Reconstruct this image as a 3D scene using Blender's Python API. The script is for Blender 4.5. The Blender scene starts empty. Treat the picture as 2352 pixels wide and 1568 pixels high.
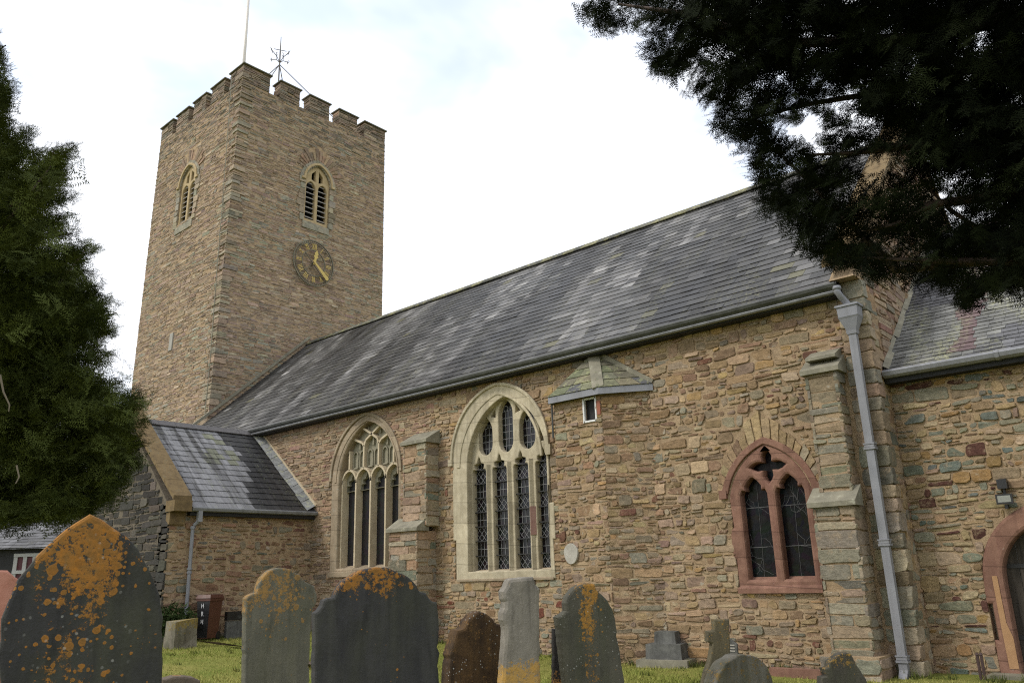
import bpy, math, random
import numpy as np
from mathutils import Vector, Matrix
from math import sin, cos, pi, radians, sqrt, atan2

S = bpy.context.scene
COL = S.collection

# ------------------------------------------------------------------ camera
F = 1845.28; AZ = radians(48.71767); PT = radians(16.05159); RL = radians(-1.75626); H = 1.65
_fw = np.array([-cos(AZ), sin(AZ), 0.]); _rt = np.array([sin(AZ), cos(AZ), 0.]); _up = np.array([0, 0, 1.])
f3 = _fw * cos(PT) + _up * sin(PT); _u0 = _up * cos(PT) - _fw * sin(PT)
rt = _rt * cos(RL) + _u0 * sin(RL); u3 = _u0 * cos(RL) - _rt * sin(RL)
CAM = np.array([0, 0, H])
cd = bpy.data.cameras.new('camera'); cam = bpy.data.objects.new('camera', cd); COL.objects.link(cam)
cd.sensor_width = 36; cd.lens = F / 2352 * 36; cd.clip_end = 3000; cd.clip_start = .05
cam.matrix_world = Matrix(((rt[0], u3[0], -f3[0], 0), (rt[1], u3[1], -f3[1], 0), (rt[2], u3[2], -f3[2], H), (0, 0, 0, 1)))
S.camera = cam

# survey helpers: sight lines from the camera station to known planes of the site
def ray(x, y): return f3 + rt * (x - 1176) / F - u3 * (y - 784) / F
def ony(x, y, Y): d = ray(x, y); return CAM + d * Y / d[1]
def onx(x, y, X): d = ray(x, y); return CAM + d * X / d[0]
def onz(x, y, Z): d = ray(x, y); return CAM + d * (Z - H) / d[2]
def ond(x, y, D): d = ray(x, y); return CAM + d * D / sqrt(d[0] ** 2 + d[1] ** 2)

# ------------------------------------------------------------------ nodes
def g3(c, k): return (c[0] * k, c[1] * k, c[2] * k)
class NT:
    def __init__(s, nt): s.nt = nt; s.n = nt.nodes; s.l = nt.links
    def __call__(s, typ, out=0, props=None, **kw):
        nd = s.n.new(typ)
        for k, v in (props or {}).items(): setattr(nd, k, v)
        for k, v in kw.items():
            key = int(k[1:]) if k[0] == 'i' and k[1:].isdigit() else k.replace('_', ' ')
            s.set(nd.inputs[key], v)
        return nd.outputs[out]
    def set(s, inp, v):
        if isinstance(v, bpy.types.NodeSocket): s.l.new(v, inp)
        elif isinstance(v, (tuple, list)) and len(v) == 3 and inp.type == 'RGBA': inp.default_value = (*v, 1)
        else: inp.default_value = v
    def math(s, op, a, b=0.0, c=0.0, clamp=False):
        nd = s.n.new('ShaderNodeMath'); nd.operation = op; nd.use_clamp = clamp
        for i, v in enumerate((a, b, c)): s.set(nd.inputs[i], v)
        return nd.outputs[0]
    def mix(s, f, a, b, mode='MIX'):
        nd = s.n.new('ShaderNodeMix'); nd.data_type = 'RGBA'; nd.blend_type = mode
        s.set(nd.inputs[0], f); s.set(nd.inputs[6], a); s.set(nd.inputs[7], b)
        return nd.outputs[2]
    def rng(s, v, a, b, c=0.0, d=1.0, smooth=False):
        nd = s.n.new('ShaderNodeMapRange'); nd.clamp = True
        if smooth: nd.interpolation_type = 'SMOOTHSTEP'
        for i, q in enumerate((v, a, b, c, d)): s.set(nd.inputs[i], q)
        return nd.outputs[0]
    def noise(s, vec, scale, detail=4.0, rough=.55, dist=0.0, out=0):
        return s('ShaderNodeTexNoise', out=out, Vector=vec, Scale=scale, Detail=detail, Roughness=rough, Distortion=dist)
    def obj(s, scale=None):
        o = s('ShaderNodeTexCoord', out=3)
        if scale: o = s('ShaderNodeVectorMath', props={'operation': 'MULTIPLY'}, i0=o, i1=scale)
        return o

# ------------------------------------------------------------------ world and sun
SUN_DIR = Vector((-.40, -.70, .80)).normalized()
w = bpy.data.worlds.new('World'); S.world = w; w.use_nodes = True
t = NT(w.node_tree); w.node_tree.nodes.clear()
sky = t('ShaderNodeTexSky', props=dict(sky_type='NISHITA', sun_disc=False, sun_elevation=math.asin(SUN_DIR.z),
        sun_rotation=atan2(SUN_DIR.x, SUN_DIR.y), air_density=1.0, dust_density=1.0))
gen = t('ShaderNodeTexCoord', out=0)
st = t('ShaderNodeVectorMath', props={'operation': 'MULTIPLY'}, i0=gen, i1=(1.0, 1.0, 1.9))
n1 = t.noise(st, 2.1, 5, .52, .35); n2 = t.noise(st, 5.0, 4, .5, .2)
cl = t.math('ADD', t.math('MULTIPLY', n1, .75), t.math('MULTIPLY', n2, .25))
fac = t.rng(cl, .36, .52, .44, .99, True)
bright = t.rng(t.noise(st, 3.3, 4, .5), .3, .7, .90, 1.05)
cloud = t('ShaderNodeVectorMath', props={'operation': 'SCALE'}, i0=(9.1, 9.3, 9.75), Scale=bright)
skyb = t('ShaderNodeVectorMath', props={'operation': 'MULTIPLY'}, i0=sky, i1=(2.5, 2.4, 2.3))
colr = t.mix(fac, skyb, cloud)
bg = t('ShaderNodeBackground', Color=colr, Strength=.1)
t.l.new(bg, t.n.new('ShaderNodeOutputWorld').inputs[0])
sd = bpy.data.lights.new('sun', 'SUN'); sd.energy = 1.3; sd.angle = radians(14); sd.color = (1, .95, .87)
so = bpy.data.objects.new('sun', sd); COL.objects.link(so); so.rotation_euler = SUN_DIR.to_track_quat('Z', 'Y').to_euler()
so.location = (-10, -15, 30)
S.view_settings.view_transform = 'Standard'; S.view_settings.look = 'None'; S.view_settings.gamma = 1; S.view_settings.exposure = .56
S.cycles.use_denoising = False; S.cycles.filter_width = 1.15
S.cycles.max_bounces = 6; S.cycles.diffuse_bounces = 3

# ------------------------------------------------------------------ mesh helpers
class MB:
    def __init__(s): s.v = []; s.f = []; s.c = []; s.m = []
    def add(s, verts, faces, col=(.3, .3, .3), mat=0):
        o = len(s.v); s.v.extend([tuple(map(float, p)) for p in verts])
        for f in faces: s.f.append([i + o for i in f]); s.c.append(col); s.m.append(mat)
    def box(s, a, b, col=(.3, .3, .3), mat=0):
        (x0, y0, z0), (x1, y1, z1) = a, b
        v = [(x0, y0, z0), (x1, y0, z0), (x1, y1, z0), (x0, y1, z0), (x0, y0, z1), (x1, y0, z1), (x1, y1, z1), (x0, y1, z1)]
        s.add(v, [(0, 3, 2, 1), (4, 5, 6, 7), (0, 1, 5, 4), (1, 2, 6, 5), (2, 3, 7, 6), (3, 0, 4, 7)], col, mat)
    def hexa(s, b4, t4, col=(.3, .3, .3), mat=0):
        s.add(list(b4) + list(t4), [(0, 3, 2, 1), (4, 5, 6, 7), (0, 1, 5, 4), (1, 2, 6, 5), (2, 3, 7, 6), (3, 0, 4, 7)], col, mat)
    def prism(s, prof, path0, path1, col=(.3, .3, .3), mat=0, caps=True):
        # prof: list of 3D offsets, swept from point path0 to path1
        n = len(prof); p0 = np.array(path0, float); p1 = np.array(path1, float)
        v = [p0 + np.array(q) for q in prof] + [p1 + np.array(q) for q in prof]
        f = [(i, (i + 1) % n, n + (i + 1) % n, n + i) for i in range(n)]
        if caps: f += [tuple(range(n - 1, -1, -1)), tuple(range(n, 2 * n))]
        s.add(v, f, col, mat)
    def tube(s, pts, rad, n=8, col=(.3, .3, .3), mat=0, caps=True):
        pts = [np.array(p, float) for p in pts]
        if not hasattr(rad, '__len__'): rad = [rad] * len(pts)
        v = []; f = []
        for i, p in enumerate(pts):
            d = pts[min(i + 1, len(pts) - 1)] - pts[max(i - 1, 0)]; d = d / (np.linalg.norm(d) + 1e-9)
            a = np.array([0, 0, 1.]) if abs(d[2]) < .9 else np.array([1., 0, 0])
            e1 = np.cross(d, a); e1 /= np.linalg.norm(e1); e2 = np.cross(d, e1)
            for k in range(n):
                an = 2 * pi * k / n; v.append(p + (e1 * cos(an) + e2 * sin(an)) * rad[i])
        for i in range(len(pts) - 1):
            for k in range(n):
                a = i * n + k; b = i * n + (k + 1) % n; f.append((a, b, b + n, a + n))
        if caps: f += [tuple(range(n - 1, -1, -1)), tuple(range((len(pts) - 1) * n, len(pts) * n))]
        s.add(v, f, col, mat)
    def bar(s, p0, p1, wid, dep, nrm, col=(.3, .3, .3), mat=0):
        # rectangular bar between two points; nrm = facing direction, dep measured back from the line
        p0 = np.array(p0, float); p1 = np.array(p1, float); nrm = np.array(nrm, float)
        d = p1 - p0; d /= np.linalg.norm(d); e = np.cross(d, nrm); e /= np.linalg.norm(e)
        b = [p0 - e * wid / 2 - nrm * dep, p0 + e * wid / 2 - nrm * dep, p0 + e * wid / 2, p0 - e * wid / 2]
        s.hexa(b, [q + (p1 - p0) for q in b], col, mat)
    def build(s, name, mats, parent=None, smooth=False, fix=False):
        me = bpy.data.meshes.new(name); me.from_pydata(s.v, [], s.f)
        for m in (mats if isinstance(mats, (list, tuple)) else [mats]): me.materials.append(m)
        me.polygons.foreach_set('material_index', np.array(s.m, dtype=np.int32))
        a = me.attributes.new('col', 'FLOAT_COLOR', 'CORNER')
        tot = np.array([len(f) for f in s.f]); cc = np.repeat(np.array([(*c[:3], 1) for c in s.c], dtype=np.float32), tot, axis=0)
        a.data.foreach_set('color', cc.ravel())
        if smooth: me.polygons.foreach_set('use_smooth', [True] * len(s.f))
        me.update()
        if fix:
            import bmesh
            bm = bmesh.new(); bm.from_mesh(me); bmesh.ops.recalc_face_normals(bm, faces=bm.faces); bm.to_mesh(me); bm.free()
        o = bpy.data.objects.new(name, me); COL.objects.link(o)
        if parent is not None:
            o.parent = parent; o.location = tuple(-c for c in parent.location) if parent.parent is None and parent.type == 'EMPTY' else (0, 0, 0)
        return o

def tag(o, label=None, cat=None, group=None, kind=None):
    if label: o['label'] = label
    if cat: o['category'] = cat
    if group: o['group'] = group
    if kind: o['kind'] = kind
    return o
def thing(name, label, cat, loc=(0, 0, 0), group=None):
    o = bpy.data.objects.new(name, None); COL.objects.link(o); o.location = tuple(map(float, loc)); o.empty_display_size = .3
    return tag(o, label, cat, group)

def plate(outline, holes=(), depth=.1, bevel=0.0):
    """Flat plate with holes: returns verts (u,v,w) with w in [-depth,0] (front at 0) and faces."""
    cu = bpy.data.curves.new('tmp', 'CURVE'); cu.dimensions = '2D'; cu.fill_mode = 'BOTH'
    cu.extrude = max(depth / 2 - bevel, 1e-4); cu.bevel_depth = bevel; cu.bevel_resolution = 1 if bevel else 0; cu.offset = -bevel
    for poly in [outline] + list(holes):
        sp = cu.splines.new('POLY'); sp.points.add(len(poly) - 1); sp.use_cyclic_u = True
        for p, q in zip(sp.points, poly): p.co = (q[0], q[1], 0, 1)
    ob = bpy.data.objects.new('tmp', cu); COL.objects.link(ob)
    dg = bpy.context.evaluated_depsgraph_get(); me = bpy.data.meshes.new_from_object(ob.evaluated_get(dg))
    v = [(p.co.x, p.co.y, p.co.z - depth / 2) for p in me.vertices]; f = [tuple(p.vertices) for p in me.polygons]
    bpy.data.objects.remove(ob); bpy.data.curves.remove(cu); bpy.data.meshes.remove(me)
    return v, f
def put(v, O, U, V, N):
    O, U, V, N = (np.array(a, float) for a in (O, U, V, N))
    return [O + U * a + V * b + N * c for a, b, c in v]
def arch(x0, x1, zs, za, n=10):
    """points of a pointed arch from (x0,zs) over the apex to (x1,zs)"""
    w_ = (x1 - x0) / 2; xc = (x0 + x1) / 2; h = za - zs; r = (w_ * w_ + h * h) / (2 * w_)
    L = []
    if h >= w_ * .999:
        a1 = math.acos(max(-1, min(1, (r - w_) / r)))
        for i in range(n + 1):
            a = a1 * i / n; L.append((x0 + r - r * cos(a), zs + r * sin(a)))
    else:
        for i in range(n + 1):
            a = pi / 2 * i / n; L.append((xc - w_ * cos(a), zs + h * sin(a)))
    return L + [(2 * xc - a, b) for a, b in L[-2::-1]]
def arch2(x0, x1, zs, za, bulge=.13, n=10):
    xc = (x0 + x1) / 2; dx, dz = xc - x0, za - zs; ln = math.hypot(dx, dz); cx_, cz_ = (x0 + xc) / 2 - dz / ln * bulge * 2 * ln * .5 * 2, (zs + za) / 2 + dx / ln * bulge * 2 * ln * .5 * 2
    L = [((1 - q) ** 2 * x0 + 2 * q * (1 - q) * cx_ + q * q * xc, (1 - q) ** 2 * zs + 2 * q * (1 - q) * cz_ + q * q * za) for q in [i / n for i in range(n + 1)]]
    return L + [(2 * xc - a, b) for a, b in L[-2::-1]]
def light_shape(x0, x1, z0, zs, za, n=6): return [(x1, z0), (x0, z0)] + arch(x0, x1, zs, za, n)
def ell(cx, cz, a, b, n=20): return [(cx + a * cos(2 * pi * i / n), cz + b * sin(2 * pi * i / n)) for i in range(n)]

# ------------------------------------------------------------------ materials
def mat(name):
    m = bpy.data.materials.new(name); m.use_nodes = True; m.node_tree.nodes.clear(); return m, NT(m.node_tree)
def finish(t, base, rough=.85, bump=None, bstr=.4, bdist=.01, spec=.3, metal=0.0):
    kw = {}
    if bump is not None: kw['Normal'] = t('ShaderNodeBump', Height=bump, Strength=bstr, Distance=bdist)
    p = t('ShaderNodeBsdfPrincipled', Base_Color=base, Roughness=rough, Metallic=metal, **kw)
    p.node.inputs['Specular IOR Level'].default_value = spec
    t.l.new(p, t.n.new('ShaderNodeOutputMaterial').inputs[0])
def attr_mat(name, lo=.60, hi=1.40, sc=9.0, rough=.9, lichen=None, bump=.75, bd=.02, spec=.25, smear=None, stain=None):
    """per-face colour carried by the mesh, broken up by noise, with optional pale lichen specks"""
    m, t = mat(name); c = t('ShaderNodeAttribute', props={'attribute_name': 'col'})
    o = t.obj(); n = t.noise(t.obj((1, 1, 1.9)), sc, 6, .70); n2 = t.noise(t.obj((1, 1, 2.2)), sc * 4.2, 5, .68)
    f = t.math('MULTIPLY', t.rng(n, .28, .72, lo, hi), t.rng(n2, .28, .72, .74, 1.27))
    b = t('ShaderNodeVectorMath', props={'operation': 'SCALE'}, i0=c, Scale=f)
    if smear:
        sm = t.rng(t.math('ADD', t.math('MULTIPLY', t.noise(o, smear[1], 6, .72), .8), t.math('MULTIPLY', n2, .2)), smear[2], smear[2] + .10); b = t.mix(t.math('MULTIPLY', sm, smear[3]), b, smear[0])
    if stain:      # soot and algae runs under the parapet, with ragged lower ends
        sp = t.n.new('ShaderNodeSeparateXYZ'); t.l.new(t('ShaderNodeNewGeometry', out=0), sp.inputs[0])
        zs = t.math('ADD', sp.outputs[2], t.rng(t.noise(t.obj((1.6, 1.6, .18)), 1.2, 5, .65), .25, .75, -3.2, 3.2)); sm = t.math('MULTIPLY', t.rng(zs, stain[1], stain[2]), t.rng(t.noise(o, 2.2, 6, .7), .42, .60)); b = t.mix(t.math('MULTIPLY', sm, stain[3]), b, stain[0])
    if lichen:
        lm = t.rng(t.noise(o, lichen[1], 5, .7), lichen[2], lichen[2] + .05); b = t.mix(t.math('MULTIPLY', lm, lichen[3]), b, lichen[0])
    finish(t, b, rough, t.math('ADD', n, t.math('MULTIPLY', n2, .5)), bump, bd, spec); return m
M_RUBBLE = attr_mat('rubble_stone', lichen=((.40, .40, .34), 7.0, .64, .5), smear=((.355, .26, .165), 7.0, .53, .62))
M_TOWER = attr_mat('tower_stone', sc=5.0, lichen=((.40, .41, .36), 5.0, .66, .45), smear=((.35, .275, .19), 4.5, .51, .62), stain=((.11, .10, .078), 19.4, 22.8, .6))
def mortar(name, c0, c1, sc=6):
    m, t = mat(name); o = t.obj(); n = t.noise(o, sc, 6, .65); n2 = t.noise(o, sc * 7, 4, .7)
    finish(t, t.mix(t.rng(n, .3, .7), c0, c1), .95, t.math('ADD', n, n2), .8, .02, .1); return m
M_MORT = mortar('lime_mortar', (.27, .19, .115), (.42, .315, .20))
M_MORTD = mortar('dark_mortar', (.10, .085, .065), (.19, .16, .12))  # mortar of the porch front, darkened to hold the tree shade
def slate_mat(name, stretch, streak=.45, lich=(.30, .30, .16), la=.35, dark=None, lthr=.60, spec=.3):
    m, t = mat(name); c = t('ShaderNodeAttribute', props={'attribute_name': 'col'}); o = t.obj(); so_ = t.obj(stretch)
    n = t.noise(so_, 1.6, 5, .6); nf = t.noise(o, 26, 4, .6)
    f = t.math('MULTIPLY', t.rng(n, .3, .7, 1 - streak, 1 + streak), t.rng(nf, .25, .75, .85, 1.15))
    b = t('ShaderNodeVectorMath', props={'operation': 'SCALE'}, i0=c, Scale=f)
    if dark: b = t.mix(t.math('MULTIPLY', t.rng(t.noise(so_, 1.25, 3, .55), dark[0], dark[0] + .07), dark[1]), b, (.040, .039, .038))
    lm = t.math('MULTIPLY', t.rng(t.noise(so_, 1.1, 4, .6), .5, .68), t.rng(t.noise(o, 14, 5, .75), lthr - .06, lthr + .04))
    b = t.mix(t.math('MULTIPLY', lm, la), b, lich)
    sp = t.rng(t.noise(o, 11, 3, .7), .70, .73); b = t.mix(t.math('MULTIPLY', sp, .6), b, (.42, .42, .38))
    finish(t, b, t.rng(n, .3, .7, .42, .66), nf, .25, .006, spec); return m
M_SLATE = slate_mat('nave_slate', (1.35, .24, .24), .42, (.14, .135, .075), .65, dark=(.53, .5), lthr=.56)
M_SLATEP = slate_mat('porch_slate', (.24, 3.6, .24), .35, (.28, .31, .16), .75, dark=(.54, .8))
M_SLATEC = slate_mat('chancel_slate', (1.6, .35, .35), .35, (.34, .34, .20), .75, lthr=.52)
def stone_mat(name, c0, c1, sc=4, rough=.85, bs=.35, streak=None, lich=None, joints=None):
    m, t = mat(name); o = t.obj(); n = t.noise(o, sc, 6, .62); n2 = t.noise(o, sc * 9, 4, .6)
    b = t.mix(t.rng(n, .3, .7), c0, c1)
    if streak: b = t.mix(t.math('MULTIPLY', t.rng(t.noise(t.obj((6, 6, .5)), 1.5, 4, .6), .45, .7), streak[1]), b, streak[0])
    if lich: b = t.mix(t.math('MULTIPLY', t.rng(t.noise(o, lich[1], 5, .7), lich[2], lich[2] + .06), lich[3]), b, lich[0])
    if joints:
        sp = t.n.new('ShaderNodeSeparateXYZ'); t.l.new(o, sp.inputs[0]); zj = t.math('DIVIDE', t.math('ADD', sp.outputs[2], t.math('MULTIPLY', sp.outputs[0], .07)), joints); fj = t.math('FRACT', zj)
        tone = t('ShaderNodeTexWhiteNoise', props={'noise_dimensions': '2D'}, Vector=t('ShaderNodeCombineXYZ', X=t.math('FLOOR', zj), Y=t.math('FLOOR', t.math('MULTIPLY', sp.outputs[0], 1.6))))
        b = t('ShaderNodeVectorMath', props={'operation': 'SCALE'}, i0=b, Scale=t.rng(tone, 0, 1, .82, 1.13)); b = t.mix(t.math('MULTIPLY', t.math('LESS_THAN', fj, .018 / joints), .55), b, g3(c0, .5))
    finish(t, b, rough, t.math('ADD', n, n2), bs, .008, .2); return m
M_CREAM = stone_mat('cream_limestone', (.38, .325, .22), (.55, .485, .35), 6, streak=((.31, .27, .19), .6), lich=((.30, .27, .2), 10, .62, .55), joints=.46)
M_OLDST = stone_mat('weathered_beer_stone', (.25, .195, .13), (.37, .295, .205), 6, streak=((.26, .22, .15), .6), lich=((.40, .40, .34), 9, .6, .5), joints=.40)
M_TRAC = stone_mat('grey_green_tracery', (.20, .185, .13), (.30, .275, .20), 5)
M_RED = stone_mat('red_sandstone', (.165, .088, .062), (.275, .155, .110), 5.5, streak=((.15, .07, .055), .5), lich=((.42, .33, .27), 13, .64, .6), joints=.44)
M_ORST = stone_mat('patched_orange_render', (.33, .19, .095), (.40, .24, .125), 5)
M_YELST = stone_mat('yellow_ham_stone', (.34, .255, .135), (.46, .365, .22), 4, streak=((.30, .21, .10), .5))
M_CAP = stone_mat('grey_coping_stone', (.16, .15, .115), (.27, .25, .185), 4, lich=((.38, .38, .30), 8, .6, .6))
M_CAPD = stone_mat('dark_merlon_coping', (.085, .082, .062), (.17, .16, .115), 5, lich=((.30, .30, .24), 7, .62, .5))
M_CAPY = stone_mat('ochre_lichen_coping', (.105, .075, .04), (.215, .15, .07), 6, lich=((.12, .105, .07), 6, .58, .8))
M_PALE = stone_mat('pale_plaster', (.33, .31, .265), (.46, .435, .38), 9)
M_CONC = stone_mat('grey_concrete', (.075, .075, .07), (.16, .16, .145), 7, streak=((.045, .045, .04), .6))
def plain(name, c, rough=.5, metal=0.0, spec=.5, var=.12, sc=12):
    m, t = mat(name); n = t.noise(t.obj(), sc, 4, .6)
    b = t('ShaderNodeVectorMath', props={'operation': 'SCALE'}, i0=c, Scale=t.rng(n, .3, .7, 1 - var, 1 + var))
    finish(t, b, t.rng(n, .3, .7, max(rough - .08, .05), rough + .08), n, .08, .004, spec, metal); return m
M_PIPE = stone_mat('grey_painted_iron', (.215, .22, .24), (.265, .27, .29), 4, .45, .1, streak=((.17, .17, .175), .6), lich=((.13, .10, .08), 9, .69, .5))
M_GUTD = plain('dark_gutter_paint', (.050, .052, .046), .45, var=.35, sc=5)
M_GUTL = stone_mat('grey_fascia_paint', (.20, .205, .215), (.27, .275, .285), 3, .5, .1, streak=((.13, .13, .13), .6))
M_BLACK = plain('black_soffit', (.012, .012, .012), .7)  # soffit black: the shadow under the eaves is put into the colour
M_LEAD = plain('lead_came', (.24, .24, .24), .5, sc=40)
M_IRON = plain('black_iron', (.018, .018, .018), .55)
M_RUST = plain('weathered_vane_iron', (.10, .09, .08), .6)
M_GOLD = plain('gilded_metal', (.46, .34, .09), .45, .3)
M_DIAL = plain('dark_green_dial_iron', (.115, .108, .066), .5, var=.4)
M_POLE = plain('off_white_pole_paint', (.62, .58, .54), .4)
M_WHITE = plain('white_window_paint', (.66, .66, .64), .4)
M_BIN = plain('brown_bin_plastic', (.085, .032, .020), .5)
M_BLK = plain('black_plastic', (.012, .012, .013), .4)
M_WHT = plain('white_letter_paint', (.75, .75, .75), .5)
M_BRICK = plain('orange_brick', (.28, .10, .06), .85)
M_REDPANE = plain('dark_red_curtain', (.055, .006, .010), .6)
M_COND = plain('copper_strip', (.20, .20, .15), .6)
def glass(name, c=(.006, .006, .007), rough=.18, bump=.15, sc=14, spec=.35):
    m, t = mat(name); o = t.obj(); n = t.noise(o, sc, 3, .6)
    v = t('ShaderNodeTexVoronoi', out=1, Vector=o, Scale=9.0)
    b = t.mix(.5, c, t('ShaderNodeVectorMath', props={'operation': 'SCALE'}, i0=v, Scale=.012))
    finish(t, b, rough, n, bump, .01, spec); return m
M_GLASS = glass('old_leaded_glass'); M_GLASSR = glass('stained_glass', rough=.3, bump=.5, sc=9, spec=.2)
M_GLASSB = glass('bluish_protective_glass', (.028, .028, .032), .35, .3, 10, .4)
def wood_mat(name, c0, c1):
    m, t = mat(name); n = t.noise(t.obj((14, 14, .8)), 1.6, 5, .6); finish(t, t.mix(t.rng(n, .3, .7), c0, c1), .7, n, .3, .01); return m
M_DOOR = wood_mat('old_oak_door', (.022, .018, .014), (.07, .058, .045)); M_BARK = wood_mat('yew_bark', (.030, .020, .014), (.075, .050, .036))
M_SLAT = wood_mat('grey_louvre_board', (.20, .18, .16), (.32, .30, .27))
def leaf_mat(name, c0, c1):
    m, t = mat(name); c = t('ShaderNodeAttribute', props={'attribute_name': 'col'})
    b = t.mix(c, c0, c1); finish(t, b, .75, None, spec=.04); return m
M_YEW = leaf_mat('yew_needles', (.014, .021, .005), (.115, .140, .038)); M_YEWD = leaf_mat('shaded_yew_needles', (.003, .0045, .002), (.012, .0165, .005))  # right yew: darker needle copy, backlit silhouette put into the colour
M_TWIG = plain('bleached_twig', (.17, .14, .10), .8)
M_SHRUB = leaf_mat('shrub_leaves', (.015, .025, .008), (.04, .06, .02))
def grass_mat():
    m, t = mat('mown_grass'); o = t.obj(); n = t.noise(o, .9, 5, .6); n2 = t.noise(o, 22, 4, .7)
    b = t.mix(t.rng(n, .35, .65), (.175, .205, .040), (.30, .265, .08)); b = t.mix(t.rng(n2, .3, .7, 0, .6), b, (.06, .085, .015))
    finish(t, b, .95, n2, .8, .04, .1); return m
M_GRASS = grass_mat()
def blade_mat():
    m, t = mat('grass_blade'); c = t('ShaderNodeAttribute', props={'attribute_name': 'col'})
    finish(t, c, .8, None, spec=.15); return m
M_BLADE = blade_mat()
M_EARTH = stone_mat('bare_earth', (.07, .05, .035), (.15, .11, .07), 3)
exec_order = 0

# ------------------------------------------------------------------ terrain
def gz(x, y):
    a = min(max((-9 - x) / 10, 0), 1); a = a * a * (3 - 2 * a)
    d = math.hypot(x, y); b = min(max((10.5 - d) / 6, 0), 1); b = b * b * (3 - 2 * b)
    return .33 * a + .32 * b
xs = np.concatenate([[-900, -300, -120, -60], np.arange(-40, 20.1, .8), [40, 120, 400, 900]]); ys = np.concatenate([[-900, -300, -80, -30], np.arange(-14, 36.1, .8), [60, 120, 400, 1200]])
g = MB(); nx, ny = len(xs), len(ys)
g.add([(x, y, gz(x, y) + .012 * sin(x * 1.7 + y) + .012 * sin(y * 2.3 - x * .6)) for y in ys for x in xs],
      [(j * nx + i, j * nx + i + 1, (j + 1) * nx + i + 1, (j + 1) * nx + i) for j in range(ny - 1) for i in range(nx - 1)])
tag(g.build('ground', M_GRASS, smooth=True), kind='structure')
rg = np.random.default_rng(5)
def grass_blades():
    n = 70000; x = rg.uniform(-24, -2.2, n); y = rg.uniform(6.5, 13.35, n)
    k = ~((x < -19.2) & (y > 9.3)); x = x[k]; y = y[k]; n = len(x)
    z = np.array([gz(a, b) for a, b in zip(x, y)]); h = rg.uniform(.02, .06, n); an = rg.uniform(0, 2 * pi, n); wd = rg.uniform(.004, .010, n)
    lx = rg.normal(0, .03, n); ly = rg.normal(0, .03, n)
    v = np.empty((n, 3, 3)); v[:, 0] = np.stack([x - np.cos(an) * wd, y - np.sin(an) * wd, z - .01], 1); v[:, 1] = np.stack([x + np.cos(an) * wd, y + np.sin(an) * wd, z - .01], 1)
    v[:, 2] = np.stack([x + lx, y + ly, z + h], 1)
    p = .5 + .5 * np.sin(x * 1.3 + 1.1 * np.sin(y * 1.7)) ; p = np.clip(p * .6 + rg.uniform(0, .5, n), 0, 1)[:, None]
    c = (1 - p) * np.array([[.155, .205, .030]]) + p * np.array([[.33, .30, .09]])
    return v.reshape(-1, 3), c
def tri_mesh(name, v, c, m, parent=None, per=3):
    n = len(v) // 3; me = bpy.data.meshes.new(name); me.vertices.add(len(v)); me.vertices.foreach_set('co', v.astype(np.float32).ravel())
    me.loops.add(len(v)); me.loops.foreach_set('vertex_index', np.arange(len(v), dtype=np.int32))
    me.polygons.add(n); me.polygons.foreach_set('loop_start', np.arange(0, len(v), 3, dtype=np.int32)); me.polygons.foreach_set('loop_total', np.full(n, 3, dtype=np.int32))
    a = me.attributes.new('col', 'FLOAT_COLOR', 'CORNER'); cc = np.ones((n, 3, 4), np.float32); cc[:, :, :3] = c[:, None, :]
    a.data.foreach_set('color', cc.ravel()); me.materials.append(m); me.update(); me.validate()
    o = bpy.data.objects.new(name, me); COL.objects.link(o)
    if parent is not None: o.parent = parent; o.location = tuple(-q for q in parent.location)
    return o
def weeds():
    P = []
    for k in range(420):
        q = rg.random()
        if q < .5: x, y = rg.uniform(-18.5, -2.5), 13.32 - abs(rg.normal(0, .10))
        elif q < .65: x, y = -19.15 + abs(rg.normal(0, .12)), rg.uniform(9.4, 13.3)
        else: x, y = rg.uniform(-20, -3), rg.uniform(7.5, 13.2)
        hh = rg.uniform(.06, .20) if q < .65 else rg.uniform(.06, .12)
        for i in range(14): P.append((x + rg.normal(0, .05), y + rg.normal(0, .03), hh * rg.uniform(.5, 1)))
    P = np.array(P); n = len(P); z = np.array([gz(a, b) for a, b in P[:, :2]]); an = rg.uniform(0, 2 * pi, n); wd = rg.uniform(.006, .014, n); v = np.empty((n, 3, 3))
    v[:, 0] = np.stack([P[:, 0] - np.cos(an) * wd, P[:, 1] - np.sin(an) * wd, z - .01], 1); v[:, 1] = np.stack([P[:, 0] + np.cos(an) * wd, P[:, 1] + np.sin(an) * wd, z - .01], 1)
    v[:, 2] = np.stack([P[:, 0] + rg.normal(0, .05, n), P[:, 1] - abs(rg.normal(0, .04, n)), z + P[:, 2]], 1)
    p = rg.random(n)[:, None]; return v.reshape(-1, 3), (1 - p) * np.array([[.05, .085, .018]]) + p * np.array([[.16, .16, .05]])
_v, _c = grass_blades(); _v2, _c2 = weeds(); _v = np.concatenate([_v, _v2]); _c = np.concatenate([_c, _c2]); tag(tri_mesh('grass', _v, _c, M_BLADE), 'short mown churchyard grass between the gravestones', 'grass', kind='stuff')

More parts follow.
